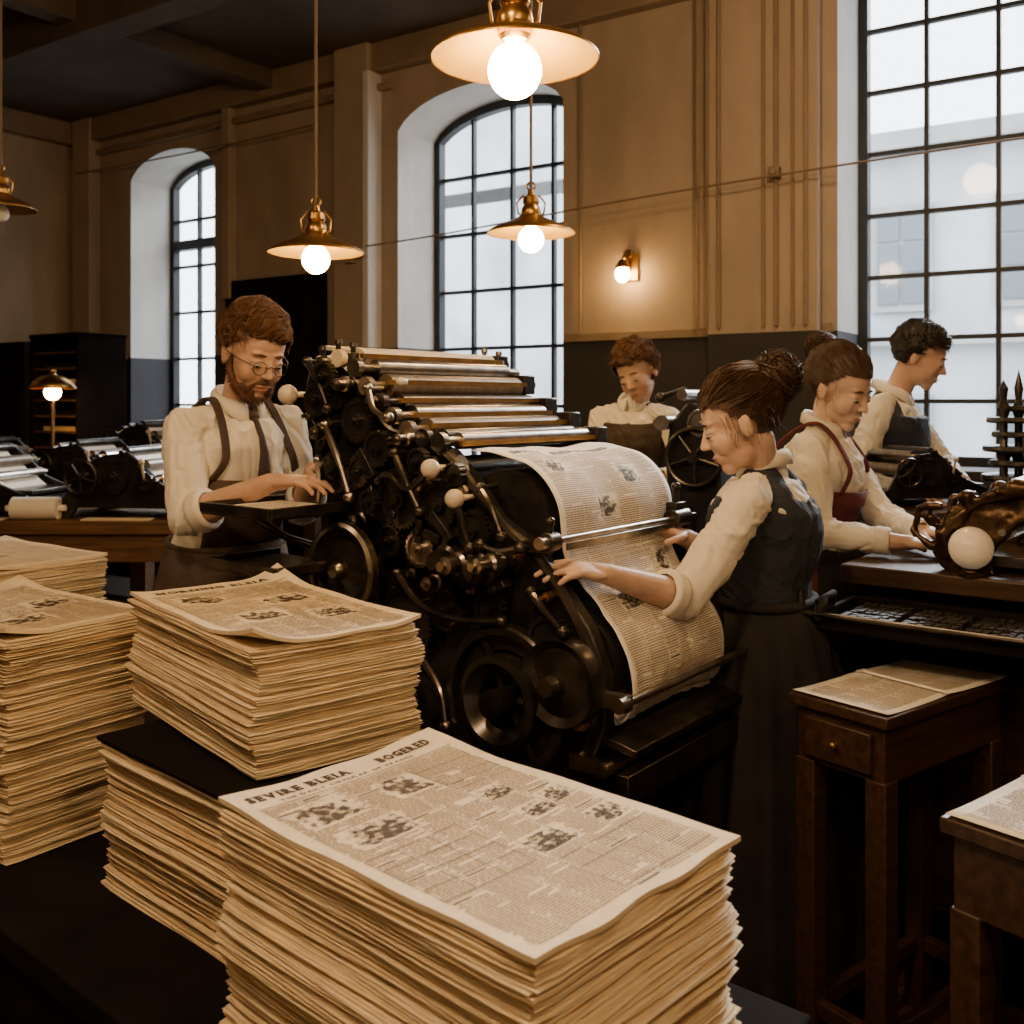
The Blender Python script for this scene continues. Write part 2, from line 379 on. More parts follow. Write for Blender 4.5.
pipe([(.62, -.03, 1.92), (.62, -.03, 3.9)], .009, TRIM, 'wall_conduit', 'slim painted conduit running up the wall by the window', 'pipe', 'wall conduits')
jb = MB().box((1.87, -.12, 2.72), (.06, .05, .06)); jb.cyl((1.87, -.14, 2.72), (1.87, -.16, 2.72), .02)
tag(mk('junction_box', jb, TRIM, T=TW, bevel=.005), 'small painted junction box on the wall pilaster', 'junction box')
jb = MB().box((-1.16, -.17, 2.52), (.07, .06, .12)); jb.cyl((-1.10, -.17, 2.52), (-1.02, -.20, 2.52), .03)
tag(mk('wall_bell', jb, TRIM, T=TW, bevel=.005), 'small metal bell fitting on the pale pilaster', 'wall fitting')

# ------------------------------------------------------------ lamps
def pendant(x, y, z, Rr, br, bm, label, thick=.006):
    e = empty('pendant_lamp', (x, y, z), 0, label, 'lamp', 'hanging pendant lamps')
    s = MB(); s.lathe([(Rr, 0), (Rr*1.005, .004), (Rr*.9, .018), (Rr*.6, .040), (Rr*.32, .062), (Rr*.2, .075)], (0, 0, 0), n=40)
    s.mi = 1; s.lathe([(Rr*.99, .002), (Rr*.88, .013), (Rr*.58, .035), (Rr*.3, .056), (Rr*.12, .066)], (0, 0, 0), n=40)
    mk('lamp_shade', s, [DBRASS, SHADE_IN], e, ang=1.2)
    c = MB(); c.lathe([(0, .17), (.012, .17), (.016, .150), (.03, .143), (.033, .12), (.028, .112), (.036, .10), (.04, .08), (.036, .07), (.036, .05), (.028, .04), (0, .035)], (0, 0, 0), n=24)
    c.tube([(.03, 0, .15), (.055, 0, .12), (.05, 0, .08), (.036, 0, .07)], .004); c.tube([(-.03, 0, .15), (-.055, 0, .12), (-.05, 0, .08), (-.036, 0, .07)], .004)
    c.torus((0, 0, .185), (0, 1, 0), .016, .004, 16)
    mk('lamp_socket', c, BRASS, e)
    b = MB().ball((0, 0, -br*.25-.01), (br, br, br*1.05), 24); b.cyl((0, 0, .02), (0, 0, .05), .02)
    mk('bulb', b, bm, e, ang=2)
    k = MB().tube([(0, 0, .17), (0, 0, (CH-z)*.5), (0, 0, CH-z-.02)], thick, 8)
    mk('cord', k, CORD, e)
    r = MB().lathe([(0, CH-z-.05), (.03, CH-z-.045), (.055, CH-z-.01), (.055, CH-z)], (0, 0, 0)); mk('ceiling_rose', r, BRASS, e)
    return e
pendant(.006, 2.14, 2.230, .18, .058, BULB, 'large brass pendant lamp with a wide shallow shade', .012)
pendant(-.706, 3.6, 2.03, .17, .050, BULB, 'brass pendant lamp hanging above the bearded worker')
pendant(.074, 3.9, 2.15, .172, .050, BULB, 'brass pendant lamp hanging before the arched window')
pendant(-2.30, 4.5, 2.36, .15, .036, BULBD, 'brass pendant lamp with unlit bulb over the side workbench')
pendant(-.9, -.9, 2.75, .2, .06, BULB, 'added unseen brass pendant lamp giving warm fill behind the camera')  # out of view behind the camera, added as warm fill
pendant(1.1, .2, 2.9, .2, .06, BULB, 'added unseen brass pendant lamp giving warm fill above the camera')  # another added fill lamp, hung above the frame
pendant(1.9, 2.7, 2.75, .18, .055, BULB, 'added unseen brass pendant lamp giving warm fill at the right')  # added fill lamp, unseen beyond the right edge

sc_p = TW @ V((.957, -.0, 2.25))
e = empty('wall_sconce', sc_p, RZW, 'small brass wall sconce with one lit bulb', 'lamp')
mk('wall_plate', MB().box((0, -.012, .04), (.10, .024, .16)).cyl((0, -.02, .12), (0, -.05, .12), .025), DBRASS, e, .004)
mk('lamp_arm', MB().tube([(0, -.03, .03), (0, -.07, .07), (0, -.11, .09), (0, -.12, .06)], .008).lathe([(.02, .075), (.035, .05), (.045, .03), (.04, .025)], (0, -.12, 0)), BRASS, e)
mk('bulb', MB().ball((0, -.12, -.01), (.045, .045, .05), 18), BULBS, e, ang=2)

# ------------------------------------------------------------ printing helper
SER = {'E': 'l', 'V': 'TB', 'I': 'c', 'R': 'lr', 'B': 'l', 'L': 'l', 'A': 'ab', 'D': 'l', 'M': 'lR', 'N': 'lR', 'T': 'c', 'H': 'lR', 'F': 'l', 'W': 'TB', 'Y': 'c'}
def text2d(body, bold=.035, serif=True):
    X = 0; allv = []; allf = []
    for ch in body:
        if ch == ' ': X += .32; continue
        c = bpy.data.curves.new('t', 'FONT'); c.body = ch; c.size = 1; c.offset = bold; c.resolution_u = 2
        o = bpy.data.objects.new('t', c); COL.objects.link(o); dg = bpy.context.evaluated_depsgraph_get()
        me = bpy.data.meshes.new_from_object(o.evaluated_get(dg)); bpy.data.objects.remove(o)
        vs = [v.co.copy() for v in me.vertices]; x0 = min(v.x for v in vs); x1 = max(v.x for v in vs); b = len(allv)
        allv += [((v.x-x0)*.74+X, v.y) for v in vs]; allf += [tuple(i+b for i in p.vertices) for p in me.polygons]
        w_ = (x1-x0)*.74; yt = max(v.y for v in vs)
        def sl(cx, y):
            b = len(allv); hw = .15; allv.extend([(X+cx-hw, y-.035), (X+cx+hw, y-.035), (X+cx+hw, y+.035), (X+cx-hw, y+.035)]); allf.append((b, b+1, b+2, b+3))
        if serif:
            k = SER.get(ch, '')
            if 'l' in k: sl(.08, yt-.035); sl(.08, .0)
            if 'R' in k: sl(w_-.08, yt-.035); sl(w_-.08, .0)
            if 'r' in k: sl(w_-.06, .0)
            if 'c' in k: sl(w_/2, yt-.035); sl(w_/2, .0)
            if 'T' in k: sl(.08, yt-.035); sl(w_-.08, yt-.035)
            if 'a' in k: sl(.08, .0); sl(w_-.08, .0)
        X += w_+.11
    return allv, allf, X
def layprint(parent, mapf, W, H, seed, heads=(), cols=6, top=.08, pics=(), world=False, name='printed_text', bold=.035, ruled=()):
    r = random.Random(seed); mb = MB(); mg = .018
    def quad(a0, b0, a1, b1):
        k = max(1, int((a1-a0)/.03)); kb = max(1, int((b1-b0)/.03))
        for j in range(kb):
            for i in range(k):
                p0 = a0+(a1-a0)*i/k; p1 = a0+(a1-a0)*(i+1)/k; q0 = b0+(b1-b0)*j/kb; q1 = b0+(b1-b0)*(j+1)/kb
                mb.add([mapf(p0, q1), mapf(p1, q1), mapf(p1, q0), mapf(p0, q0)], [(0, 1, 2, 3)])
    for body, a, b, wd, ht in heads:
        vs, fs, tw = text2d(body, bold if ht > .01 else .02, serif=ht > .01); sx = wd/tw; sy = ht/.72
        mb.add([mapf(a+x*sx, b-y*sy) for x, y in vs], fs)
    quad(mg, top-.006, W-mg, top-.0045)
    cw = (W-2*mg)/cols
    for (pa, pb, pw, ph) in pics:
        b = pb; cx, cy = r.uniform(.4, .6), r.uniform(.5, .62)
        while b < pb+ph:
            a = pa
            while a < pa+pw:
                u = (a-pa)/pw; v = (b-pb)/ph; d = noise.noise(V((u*7+seed, v*7, pa*90)))*1.25 + .78-2.3*((u-cx)**2+(v-cy)**2) + (.25 if v > .8 else 0)
                l = r.uniform(.0014, .0032)
                if d > .62: quad(a, b, a+l+.0005, b+.0013)
                elif d > .25 and r.random() < .75: quad(a, b, a+l*.8, b+.0009)
                elif d > -.1 and r.random() < .4: quad(a, b, a+l*.6, b+.0006)
                a += l
            b += .0016
    for (pa, pb, pw, ph, nx_, ny_) in ruled:
        for i in range(nx_+1): quad(pa+pw*i/nx_-.0004, pb, pa+pw*i/nx_+.0004, pb+ph)
        for j in range(ny_+1): quad(pa, pb+ph*j/ny_-.0004, pa+pw, pb+ph*j/ny_+.0004)
    for c in range(cols):
        a0 = mg+c*cw; b = top
        mb.mi = 0
        if c: quad(a0-.0018, top, a0-.0010, H-mg)
        mb.mi = 1
        while b < H-mg:
            if r.random() < .025:
                mb.mi = 0; quad(a0, b+.0012, a0+cw-.003, b+.0019); quad(a0+.004, b+.0038, a0+cw*r.uniform(.5, .9), b+.0058); mb.mi = 1; b += .0095; continue
            a = a0+(.006 if r.random() < .15 else .001); end = a0+cw-.004
            if r.random() < .10: end -= cw*r.uniform(.2, .6)
            while a < end-.003:
                l = min(r.uniform(.005, .015), end-a)
                if not any(pa-.002-l < a < pa+pw+.002 and pb-.004 < b < pb+ph+.004 for pa, pb, pw, ph in pics): quad(a, b, a+l, b+.0021)
                a += l+.0014
            b += .0050
    return mk(name, mb, [INK, INKL], parent, world=world)

# ------------------------------------------------------------ newspaper stacks
def leaf_mesh(seed, L, W, th):
    r = random.Random(seed); mb = MB(); nl = 3
    for k in range(nl):
        mb.mi = r.choice([0, 0, 1, 1, 1, 2]); t = th/nl; z0 = k*t; z1 = z0+t*.80; ins = r.uniform(0, .006); ph = r.random()*9; out = []
        sides = [((-L/2, -W/2), (L/2, -W/2)), ((L/2, -W/2), (L/2, W/2)), ((L/2, W/2), (-L/2, W/2)), ((-L/2, W/2), (-L/2, -W/2))]
        ox, oy = r.uniform(-.002, .002), r.uniform(-.002, .002)
        for si, (p, q) in enumerate(sides):
            for j in range(12):
                f = j/12; x = p[0]+(q[0]-p[0])*f; y = p[1]+(q[1]-p[1])*f
                d = sqrt(x*x+y*y); s_ = 1-ins/d-.0016*sin(f*9+ph+si)/d-(.005/d if j == 0 else 0)
                out.append((x*s_+ox, y*s_+oy, f, si))
        m_ = len(out); dz = lambda i: .0003*sin(i*.55+ph)
        vs = [(x, y, z0+dz(i)) for i, (x, y, _, _) in enumerate(out)]
        vs += [(x*1.003, y*1.003, (z0+z1)/2+dz(i)) for i, (x, y, _, _) in enumerate(out)]
        vs += [(x, y, z1+dz(i)) for i, (x, y, _, _) in enumerate(out)]
        fs = []
        for a in (0, m_):
            for i in range(m_): j = (i+1) % m_; fs.append((a+i, a+j, a+m_+j, a+m_+i))
        fs += [tuple(range(m_-1, -1, -1)), tuple(range(2*m_, 3*m_))]
        mb.add(vs, fs)
    me = mb.mesh('newspaper'); [me.materials.append(x) for x in (PAPER, PAPER_B, PAPER_C)]
    me.polygons.foreach_set('material_index', mb.m); return me
def stack(cx, cy, rz, L, W, z0, z1, n, seed, grp, heads, pics, cols=6, curl=(.012, .02), jit=.0045, bold=.035, ruled=()):
    r = random.Random(seed); th = (z1-z0)/n; ms = [leaf_mesh(seed*10+i, L, W, th) for i in range(6)]
    for i in range(n-1):
        o = bpy.data.objects.new('newspaper', ms[r.randrange(6)]); COL.objects.link(o)
        o.location = (cx+r.uniform(-jit, jit)+.006*sin(i*.3+seed), cy+r.uniform(-jit, jit)+.006*cos(i*.22+seed), z0+i*th)
        o.rotation_euler = (r.uniform(-.0015, .0015), r.uniform(-.001, .001), rz+r.uniform(-.014, .014)+(pi if r.random() < .5 else 0))
        tag(o, 'folded cream newspaper lying flat in a tall stack', 'newspaper', grp)
    zt = z0+(n-1)*th
    e = empty('newspaper', (cx, cy, zt), rz, 'top newspaper of the stack showing its printed front page', 'newspaper', grp)
    def hf(x, y):
        u, v = x/L*2, y/W*2
        return th*.6+.0022*sin(x*16+seed)*cos(y*12)+.0035 + curl[0]*max(0, -u*v-.35)**2*1.4 + curl[1]*max(0, u*v-.55)**2 + .002*abs(v)**3
    NX, NY = 34, 24; mb = MB(); P = []
    for i in range(NX+1):
        for j in range(NY+1):
            x = -L/2+L*i/NX; y = -W/2+W*j/NY
            ex = .003*sin(j*.7+seed)*(abs(x)/(L/2))**6; P.append((x+ex, y+.002*sin(i*.5)*(abs(y)/(W/2))**6, hf(x, y)))
    B = [(x, y, max(.0005, z-th*.6-.003)) for x, y, z in P]; nn = len(P); idx = lambda i, j: i*(NY+1)+j; fs = []
    for i in range(NX):
        for j in range(NY):
            a, b, c, d = idx(i, j), idx(i+1, j), idx(i+1, j+1), idx(i, j+1); fs.append((a, b, c, d)); fs.append((nn+d, nn+c, nn+b, nn+a))
    per = [idx(i, 0) for i in range(NX)]+[idx(NX, j) for j in range(NY)]+[idx(i, NY) for i in range(NX, 0, -1)]+[idx(0, j) for j in range(NY, 0, -1)]
    for k in range(len(per)): a, b = per[k], per[(k+1) % len(per)]; fs.append((b, a, nn+a, nn+b))
    mb.add(P+B, fs); mk('page', mb, PAPER_B, e)
    def mp(a, b):
        x = -L/2+b; y = -W/2+a; return V((x, y, hf(x, y)+.0008))
    layprint(e, mp, W, L, seed, heads, cols, .078, pics, bold=bold, ruled=ruled)
ST1 = [('SEVIRE BLEIA', .022, .045, .175, .019), ('BOGERED', .250, .045, .105, .019), ('THE DAILY CIRCULAR OF TRADES', .06, .064, .24, .007)]
stack(-.058, 1.31, radians(-42.9), .58, .385, .60, .95, 56, 3, 'newspapers in the big front stack', ST1,
      [(.04, .10, .08, .07), (.180, .11, .06, .065), (.045, .205, .09, .055), (.255, .235, .05, .035), (.315, .30, .045, .035), (.26, .315, .045, .035), (.19, .38, .07, .045), (.31, .39, .05, .04)], bold=.06,
      ruled=[(.020, .29, .15, .14, 3, 4), (.185, .45, .18, .10, 4, 3), (.25, .10, .11, .11, 2, 5)])
stack(-.44, 1.815, radians(-41), .56, .35, .60, .855, 42, 5, 'newspapers in the lower stack', [], [(.05, .1, .1, .08)])
bb = MB().box((0, 0, .004), (.58, .37, .008)); o = mk('divider_board', bb, BLACKB, bevel=.001); o.location = (-.44, 1.815, .8640); o.rotation_euler = (0, 0, radians(-42.5)); tag(o, 'thin black board lying between two newspaper stacks', 'board')
stack(-.4775, 1.955, radians(-50), .575, .335, .874, 1.097, 36, 7, 'newspapers in the upper middle stack', [('MORNING BLEIA', .04, .05, .25, .020)],
      [(.05, .11, .08, .08), (.18, .2, .09, .08), (.08, .33, .08, .07), (.2, .38, .08, .07)], curl=(.05, .03))
stack(-1.11, 2.225, radians(-36), .56, .32, .60, 1.04, 64, 9, 'newspapers in the tall stack by the table end', [('SEVIRE BLEIA', .03, .05, .2, .020)],
      [(.05, .12, .09, .08), (.18, .26, .09, .08), (.06, .38, .1, .08)], curl=(.03, .02))
stack(-1.45, 2.83, radians(-36), .56, .32, .60, 1.07, 54, 11, 'newspapers in the far stack', [('BOGERED', .03, .05, .2, .020)], [(.05, .3, .1, .08)])
TC = V((.766, -.643, 0))*-1.985+V((.643, .766, 0))*1.075
e = empty('packing_table', (TC.x, TC.y, 0), radians(-40), 'long low black wooden table carrying newspaper stacks', 'table')
mk('table_top', MB().box((0, 0, .575), (2.76, .66, .05)), BLACKB, e, .006)
for c_, d_ in (((0, -.30, .49), (2.6, .03, .12)), ((0, .30, .49), (2.6, .03, .12)), ((-1.30, 0, .49), (.03, .58, .12)), ((1.30, 0, .49), (.03, .58, .12))): mk('apron_board', MB().box(c_, d_), BLACKB, e, .003)
for x in (-1.27, 0, 1.27):
    for y in (-.27, .27): mk('leg', MB().box((x, y, .275), (.08, .08, .55)), BLACKB, e, .006)

# ------------------------------------------------------------ main printing press
RZP = atan2(-.62, .785)
pr = empty('printing_press', (.06, 2.15, 0), RZP, 'large black cast iron newspaper press with rollers and gears', 'printing press')
PW = .58
frame = [(-.66, 0), (-.66, .10), (-.58, .22), (-.58, .78), (-.66, .95), (-.68, 1.12), (-.645, 1.22), (-.645, 1.38), (-.70, 1.42), (-.74, 1.50), (-.73, 1.58), (-.66, 1.61), (-.57, 1.59), (-.50, 1.53), (-.44, 1.45), (-.36, 1.42), (-.24, 1.385), (-.17, 1.32), (-.10, 1.24), (.0, 1.19), (.07, 1.11), (.14, 1.03), (.18, .94), (.18, .84), (.13, .72), (.12, .3), (.22, .12), (.22, 0), (.08, 0), (0, .16), (-.2, .22), (-.4, .18), (-.5, 0)]
for y in (0, PW): mk('side_frame', MB().ext(frame, y-.018, y+.018), IRON, pr, .006)
def crom(P, m=8):
    out = []
    for i in range(len(P)-1):
        p0, p1, p2, p3 = P[max(i-1, 0)], P[i], P[i+1], P[min(i+2, len(P)-1)]
        for k in range(m):
            t = k/m; out.append(tuple(.5*((2*p1[j])+(-p0[j]+p2[j])*t+(2*p0[j]-5*p1[j]+4*p2[j]-p3[j])*t*t+(-p0[j]+3*p1[j]-3*p2[j]+p3[j])*t**3) for j in range(len(P[0]))))
    out.append(tuple(P[-1])); return out
rib = [(-.64, 1.40), (-.72, 1.48), (-.70, 1.58), (-.62, 1.60), (-.52, 1.53), (-.44, 1.44), (-.34, 1.41), (-.24, 1.37), (-.15, 1.29), (-.06, 1.21), (.02, 1.16), (.10, 1.06), (.155, .95), (.15, .83), (.09, .72)]
for pth in (rib, [(-.62, 1.2), (-.60, 1.05), (-.5, .95), (-.36, .88), (-.22, .80), (-.1, .70), (-.06, .5), (-.12, .3)], [(-.60, .95), (-.45, .78), (-.28, .70), (-.12, .62), (.02, .60), (.11, .70)], [(-.55, .35), (-.35, .45), (-.15, .45), (.06, .32)]):
    mk('frame_rib', MB().tube([(x, -.022, z) for x, z in crom(pth, 5)], .012, 8), IRON2, pr)
hb = MB().box((-.24, PW/2, .52), (.62, PW-.06, .72)); hb.box((-.36, PW/2, 1.05), (.42, PW-.06, .34)); hb.box((-.24, PW/2, .10), (.7, PW-.04, .12)); hb.box((.02, PW/2, .70), (.2, PW-.06, .1))
mk('press_housing', hb, IRON, pr, .01)
def roller(x, z, r, m, y0=-.03, y1=PW+.03, sh=.012, name='roller'):
    mb = MB(); mb.cyl((x, .03, z), (x, PW-.03, z), r, n=28); mb.cyl((x, y0, z), (x, y1, z), sh, n=12); mb.cyl((x, y0-.012, z), (x, y0+.006, z), sh*1.9, n=14)
    return mk(name, mb, m, pr)
for x, z, r, m in ((-.60, 1.605, .028, CREAMR), (-.54, 1.58, .022, STEEL), (-.50, 1.535, .030, ROLL), (-.452, 1.495, .020, IRON2), (-.41, 1.462, .026, STEEL), (-.36, 1.43, .028, ROLL), (-.308, 1.412, .020, IRON2), (-.26, 1.405, .020, STEEL), (-.66, 1.56, .03, IRON2), (-.60, 1.50, .04, IRON), (-.5, 1.42, .04, IRON)):
    roller(x, z, r, m)
roller(-.12, 1.215, .128, IRON, name='impression_cylinder'); roller(.05, .93, .125, IRON, name='delivery_cylinder'); roller(-.33, 1.28, .085, IRON2, name='plate_cylinder')
mk('feed_board', MB().box((-.665, PW/2, 1.628), (.15, PW-.08, .012), rot=M.Rotation(.15, 3, 'Y')), CREAMR, pr, .002)
for x, z in ((-.565, 1.612), (-.475, 1.545), (-.43, 1.50), (-.385, 1.465), (-.33, 1.44), (-.235, 1.40)): mk('guide_rail', MB().box((x, PW/2, z), (.010, PW-.02, .012)), DBRASS, pr)
ctrl = [(-.225, 1.378), (-.17, 1.376), (-.12, 1.366), (-.062, 1.352), (-.014, 1.318), (.018, 1.270), (.028, 1.215), (.034, 1.155), (.070, 1.100), (.120, 1.045), (.170, .980), (.188, .91), (.175, .86), (.15, .83)]
path = crom(ctrl); cum = [0]
for a, b in zip(path, path[1:]): cum.append(cum[-1]+sqrt((a[0]-b[0])**2+(a[1]-b[1])**2))
WBW = .485; WB0 = .035
def webpt(a, b, off=0):
    b = max(0, min(cum[-1]-1e-6, b)); k = 0
    while k < len(cum)-2 and cum[k+1] < b: k += 1
    t = (b-cum[k])/(cum[k+1]-cum[k]); p = path[k]; q = path[k+1]; x = p[0]+(q[0]-p[0])*t; z = p[1]+(q[1]-p[1])*t
    dx, dz = q[0]-p[0], q[1]-p[1]; l = sqrt(dx*dx+dz*dz); nx, nz = -dz/l, dx/l
    if nz+nx < 0: nx, nz = -nx, -nz
    lo = min(1, max(0, (1.20-z)/.12)); wv = .004*sin(a*14+b*9)+.0025*sin(a*31-b*7)+.005 + lo*(.007+.009*noise.noise(V((a*11, b*13, 2)))+.005*noise.noise(V((a*27, b*24, 5))))
    return V((x+nx*(off+wv), WB0+.015*lo+a*(1-.13*lo), z+nz*(off+wv)))
web = MB(); NA, NB = 34, len(path)-1; g = [webpt(WBW*i/NA, cum[-1]*j/NB) for j in range(NB+1) for i in range(NA+1)]
web.add(g, [(j*(NA+1)+i, j*(NA+1)+i+1, (j+1)*(NA+1)+i+1, (j+1)*(NA+1)+i) for j in range(NB) for i in range(NA)])
wo = mk('paper_web', web, PAPERL, pr, solid=.0012, ang=2)
def sgn(a, b): return webpt(a, b, .0026)
layprint(wo, sgn, WBW, cum[-1], 21, [('SEVIRE', .03, .10, .12, .016), ('BLEIA BOGERED', .19, .10, .24, .016)], 6, .12, [(.05, .16, .06, .04), (.30, .20, .07, .05), (.16, .27, .07, .05), (.35, .42, .07, .06), (.1, .50, .07, .05)])
mk('delivery_bar', MB().cyl((.056, -.07, 1.205), (.056, .52, 1.205), .0075, n=14).box((.064, .26, 1.190), (.005, .50, .016)).cyl((.056, -.08, 1.205), (.056, -.05, 1.205), .014, n=14), STEEL, pr, .001)
mk('bar_clamp', MB().cyl((.056, .47, 1.205), (.056, .54, 1.205), .024).box((.05, .505, 1.225), (.03, .05, .04)).cyl((.05, .505, 1.24), (.05, .505, 1.28), .008).ball((.05, .505, 1.283), .012), IRON2, pr, .002)
mk('bar_clamp', MB().cyl((.056, -.055, 1.205), (.056, -.02, 1.205), .020).cyl((.056, -.04, 1.205), (.056, -.04, 1.245), .007).ball((.056, -.04, 1.247), .011), IRON2, pr, .002)
mk('bar_bracket', MB().box((.02, -.035, 1.19), (.07, .018, .025)), IRON2, pr, .003); mk('bar_bracket', MB().box((.03, .55, 1.19), (.09, .04, .05)), IRON2, pr, .003)
mk('lower_rod', MB().cyl((.235, -.05, .90), (.235, PW+.03, .90), .009, n=14).cyl((.235, -.06, .90), (.235, -.03, .90), .016).box((.21, -.03, .90), (.07, .02, .03)).box((.21, PW+.02, .90), (.07, .02, .03)), STEEL, pr)
mk('lower_rod', MB().cyl((.19, -.05, .76), (.19, PW+.05, .76), .014).box((.15, -.03, .76), (.09, .02, .03)), STEEL, pr)
mk('receiving_ledge', MB().box((.18, PW/2, .80), (.12, PW, .018), rot=M.Rotation(.2, 3, 'Y')).box((.22, PW/2, .72), (.03, PW+.04, .06)), IRON2, pr, .003)
AX = (0, 1, 0)
mk('hand_wheel', MB().lathe([(.096, -.012), (.104, -.016), (.112, -.010), (.112, .010), (.104, .016), (.096, .012), (.096, -.012)], (-.496, -.115, 1.10), AX, 48), STEEL, pr)
mk('wheel_disc', MB().lathe([(0, -.006), (.03, -.006), (.042, .002), (.070, .006), (.084, -.002), (.097, .0), (.097, .010), (0, .014)], (-.496, -.115, 1.10), AX, 44).cyl((-.496, -.10, 1.10), (-.496, .0, 1.10), .028), IRON2, pr)
mk('hub_cap', MB().lathe([(0, -.03), (.016, -.028), (.024, -.014), (.024, .0)], (-.496, -.120, 1.10), (0, 1, 0)), STEEL, pr)
gears = [(-.37, 1.27, .075, -.045, 34), (-.235, 1.265, .055, -.055, 26), (-.52, 1.45, .055, -.04, 26), (-.66, 1.50, .045, -.05, 20), (-.43, 1.385, .045, -.06, 20), (-.60, 1.32, .055, -.04, 26), (-.30, 1.16, .045, -.05, 20), (.06, 1.0, .055, -.045, 24), (-.62, 1.56, .035, -.06, 18), (-.40, 1.17, .04, -.05, 20), (-.15, 1.21, .05, -.04, 24), (-.36, .98, .09, -.04, 40), (-.58, 1.0, .04, -.05, 16),
         (-.30, 1.36, .032, -.06, 16), (-.48, 1.33, .038, -.07, 18), (-.20, 1.335, .028, -.05, 14), (-.44, 1.26, .028, -.08, 14), (-.22, 1.03, .05, -.05, 22), (-.10, 1.05, .04, -.045, 18), (-.22, .74, .07, -.04, 30), (-.38, .80, .05, -.04, 24)]
for k, (x, z, r, y, t) in enumerate(gears):
    mk('gear', MB().gear((x, y, z), AX, r, .022, t).cyl((x, y, z), (x, 0, z), r*.25, n=10), IRON if k % 3 == 1 else (STEEL if k % 7 == 6 else IRON2), pr)
for x, z, r, d in ((-.198, 1.145, .034, .13), (-.155, 1.145, .026, .15), (-.10, 1.135, .036, .12), (-.06, 1.155, .022, .16), (-.25, 1.09, .02, .1), (-.35, 1.41, .018, .09), (-.56, 1.54, .02, .09), (-.63, 1.42, .022, .1), (-.28, 1.31, .02, .1), (-.5, 1.21, .02, .09)):
    mk('shaft_boss', MB().lathe([(r*.6, 0), (r*.6, -d*.4), (r, -d*.42), (r, -d*.62), (r*.75, -d*.66), (r*.75, -d*.9), (r*.4, -d*.92), (r*.4, -d), (0, -d)], (x, 0, z), AX), STEEL if r < .027 else IRON2, pr)
fl = MB(); fl.lathe([(.105, -.015), (.155, -.015), (.16, -.02), (.16, -.045), (.155, -.05), (.14, -.05), (.135, -.03), (.105, -.03)], (-.05, -.02, .86), AX, 48)
fl.lathe([(.06, -.03), (.10, -.03), (.10, -.07), (.085, -.075), (.06, -.05)], (-.05, -.02, .86), AX, 40); fl.cyl((-.05, -.11, .86), (-.05, 0, .86), .03)
for k in range(6): a = k*pi/3; fl.cyl((-.05, -.045, .86), (-.05+.14*cos(a), -.045, .86+.14*sin(a)), .012, n=8)
mk('flywheel', fl, IRON2, pr)
mk('side_disc', MB().lathe([(0, -.08), (.02, -.08), (.025, -.06), (.07, -.05), (.088, -.06), (.092, -.05), (.092, -.02), (0, -.02)], (.10, -.02, .925), AX, 40), IRON2, pr)
mk('side_disc_hub', MB().lathe([(0, -.10), (.018, -.10), (.022, -.07), (.022, 0)], (.10, -.02, .925), AX, 20), STEEL, pr)
for x, z, y, r in ((-.765, 1.515, -.06, .026), (-.237, 1.348, -.09, .022), (-.165, 1.285, -.09, .022), (-.40, 1.545, -.02, .011)):
    mk('knob', MB().ball((x, y, z), r, 18).cyl((x, y, z), (x+.04 if x < -.7 else x, 0, z), .007, n=8), KNOB, pr, ang=2)
lev = [[(-.70, -.05, 1.60), (-.64, -.07, 1.55), (-.60, -.07, 1.48)], [(-.60, -.08, 1.44), (-.53, -.10, 1.36), (-.49, -.10, 1.27)], [(-.165, -.09, 1.285), (-.145, -.09, 1.24), (-.13, -.08, 1.18)],
       [(-.35, -.09, 1.38), (-.30, -.10, 1.31), (-.27, -.09, 1.25)], [(-.66, -.05, 1.35), (-.63, -.07, 1.29), (-.64, -.07, 1.22)],
       [(.0, -.07, 1.19), (-.05, -.08, 1.18), (-.10, -.08, 1.19)], [(-.36, -.07, 1.10), (-.28, -.08, 1.04), (-.17, -.08, 1.02), (-.05, -.07, 1.03)], [(-.48, -.05, 1.53), (-.44, -.07, 1.48), (-.39, -.07, 1.46)],
       [(-.12, -.06, 1.31), (-.08, -.07, 1.27), (-.05, -.07, 1.21)], [(.02, -.06, 1.10), (.06, -.07, 1.07), (.11, -.07, 1.03)], [(-.30, -.06, .92), (-.22, -.08, .86), (-.20, -.08, .78)], [(-.42, -.07, 1.31), (-.36, -.10, 1.33), (-.30, -.10, 1.30), (-.24, -.09, 1.345)]]
for k, p in enumerate(lev): mk('lever', MB().tube(crom(p, 6), [.0075+.0015*sin(i*.5) for i in range(len(crom(p, 6)))]).ball(p[0], .013).ball(p[-1], .014).cyl(p[0], (p[0][0], 0, p[0][2]), .006, n=8), [IRON2, STEEL, IRON2][k % 3], pr)
rr = random.Random(5)
for x, z in ((-.62, 1.18), (-.64, 1.28), (-.70, 1.46), (-.63, 1.6), (-.3, 1.36), (-.18, 1.30), (-.02, 1.17), (.05, 1.09), (.12, 1.0), (.14, .84), (-.55, .95), (-.57, .85), (-.2, 1.0), (0, .7), (-.1, .6), (-.3, .7), (-.45, .8), (-.5, .6), (-.15, 1.08), (-.33, 1.1), (-.47, 1.5)):
    q = rr.uniform(.007, .013); mk('bolt', MB().cyl((x, -.018, z), (x, -.04-q, z), q, n=6).cyl((x, -.018, z), (x, -.055-q, z), q*.5, n=10), STEEL if q > .011 else DBRASS, pr)
for k in range(12):
    x = -.66+.04*k; z = 1.40+.05*sin(k*1.7)+(-.014*k); mk('bracket', MB().box((x, -.03-.015*(k % 3), z-.02), (.022, .04, .05+.03*(k % 2)), rot=M.Rotation(k*.5, 3, 'Y')), IRON, pr, .002)
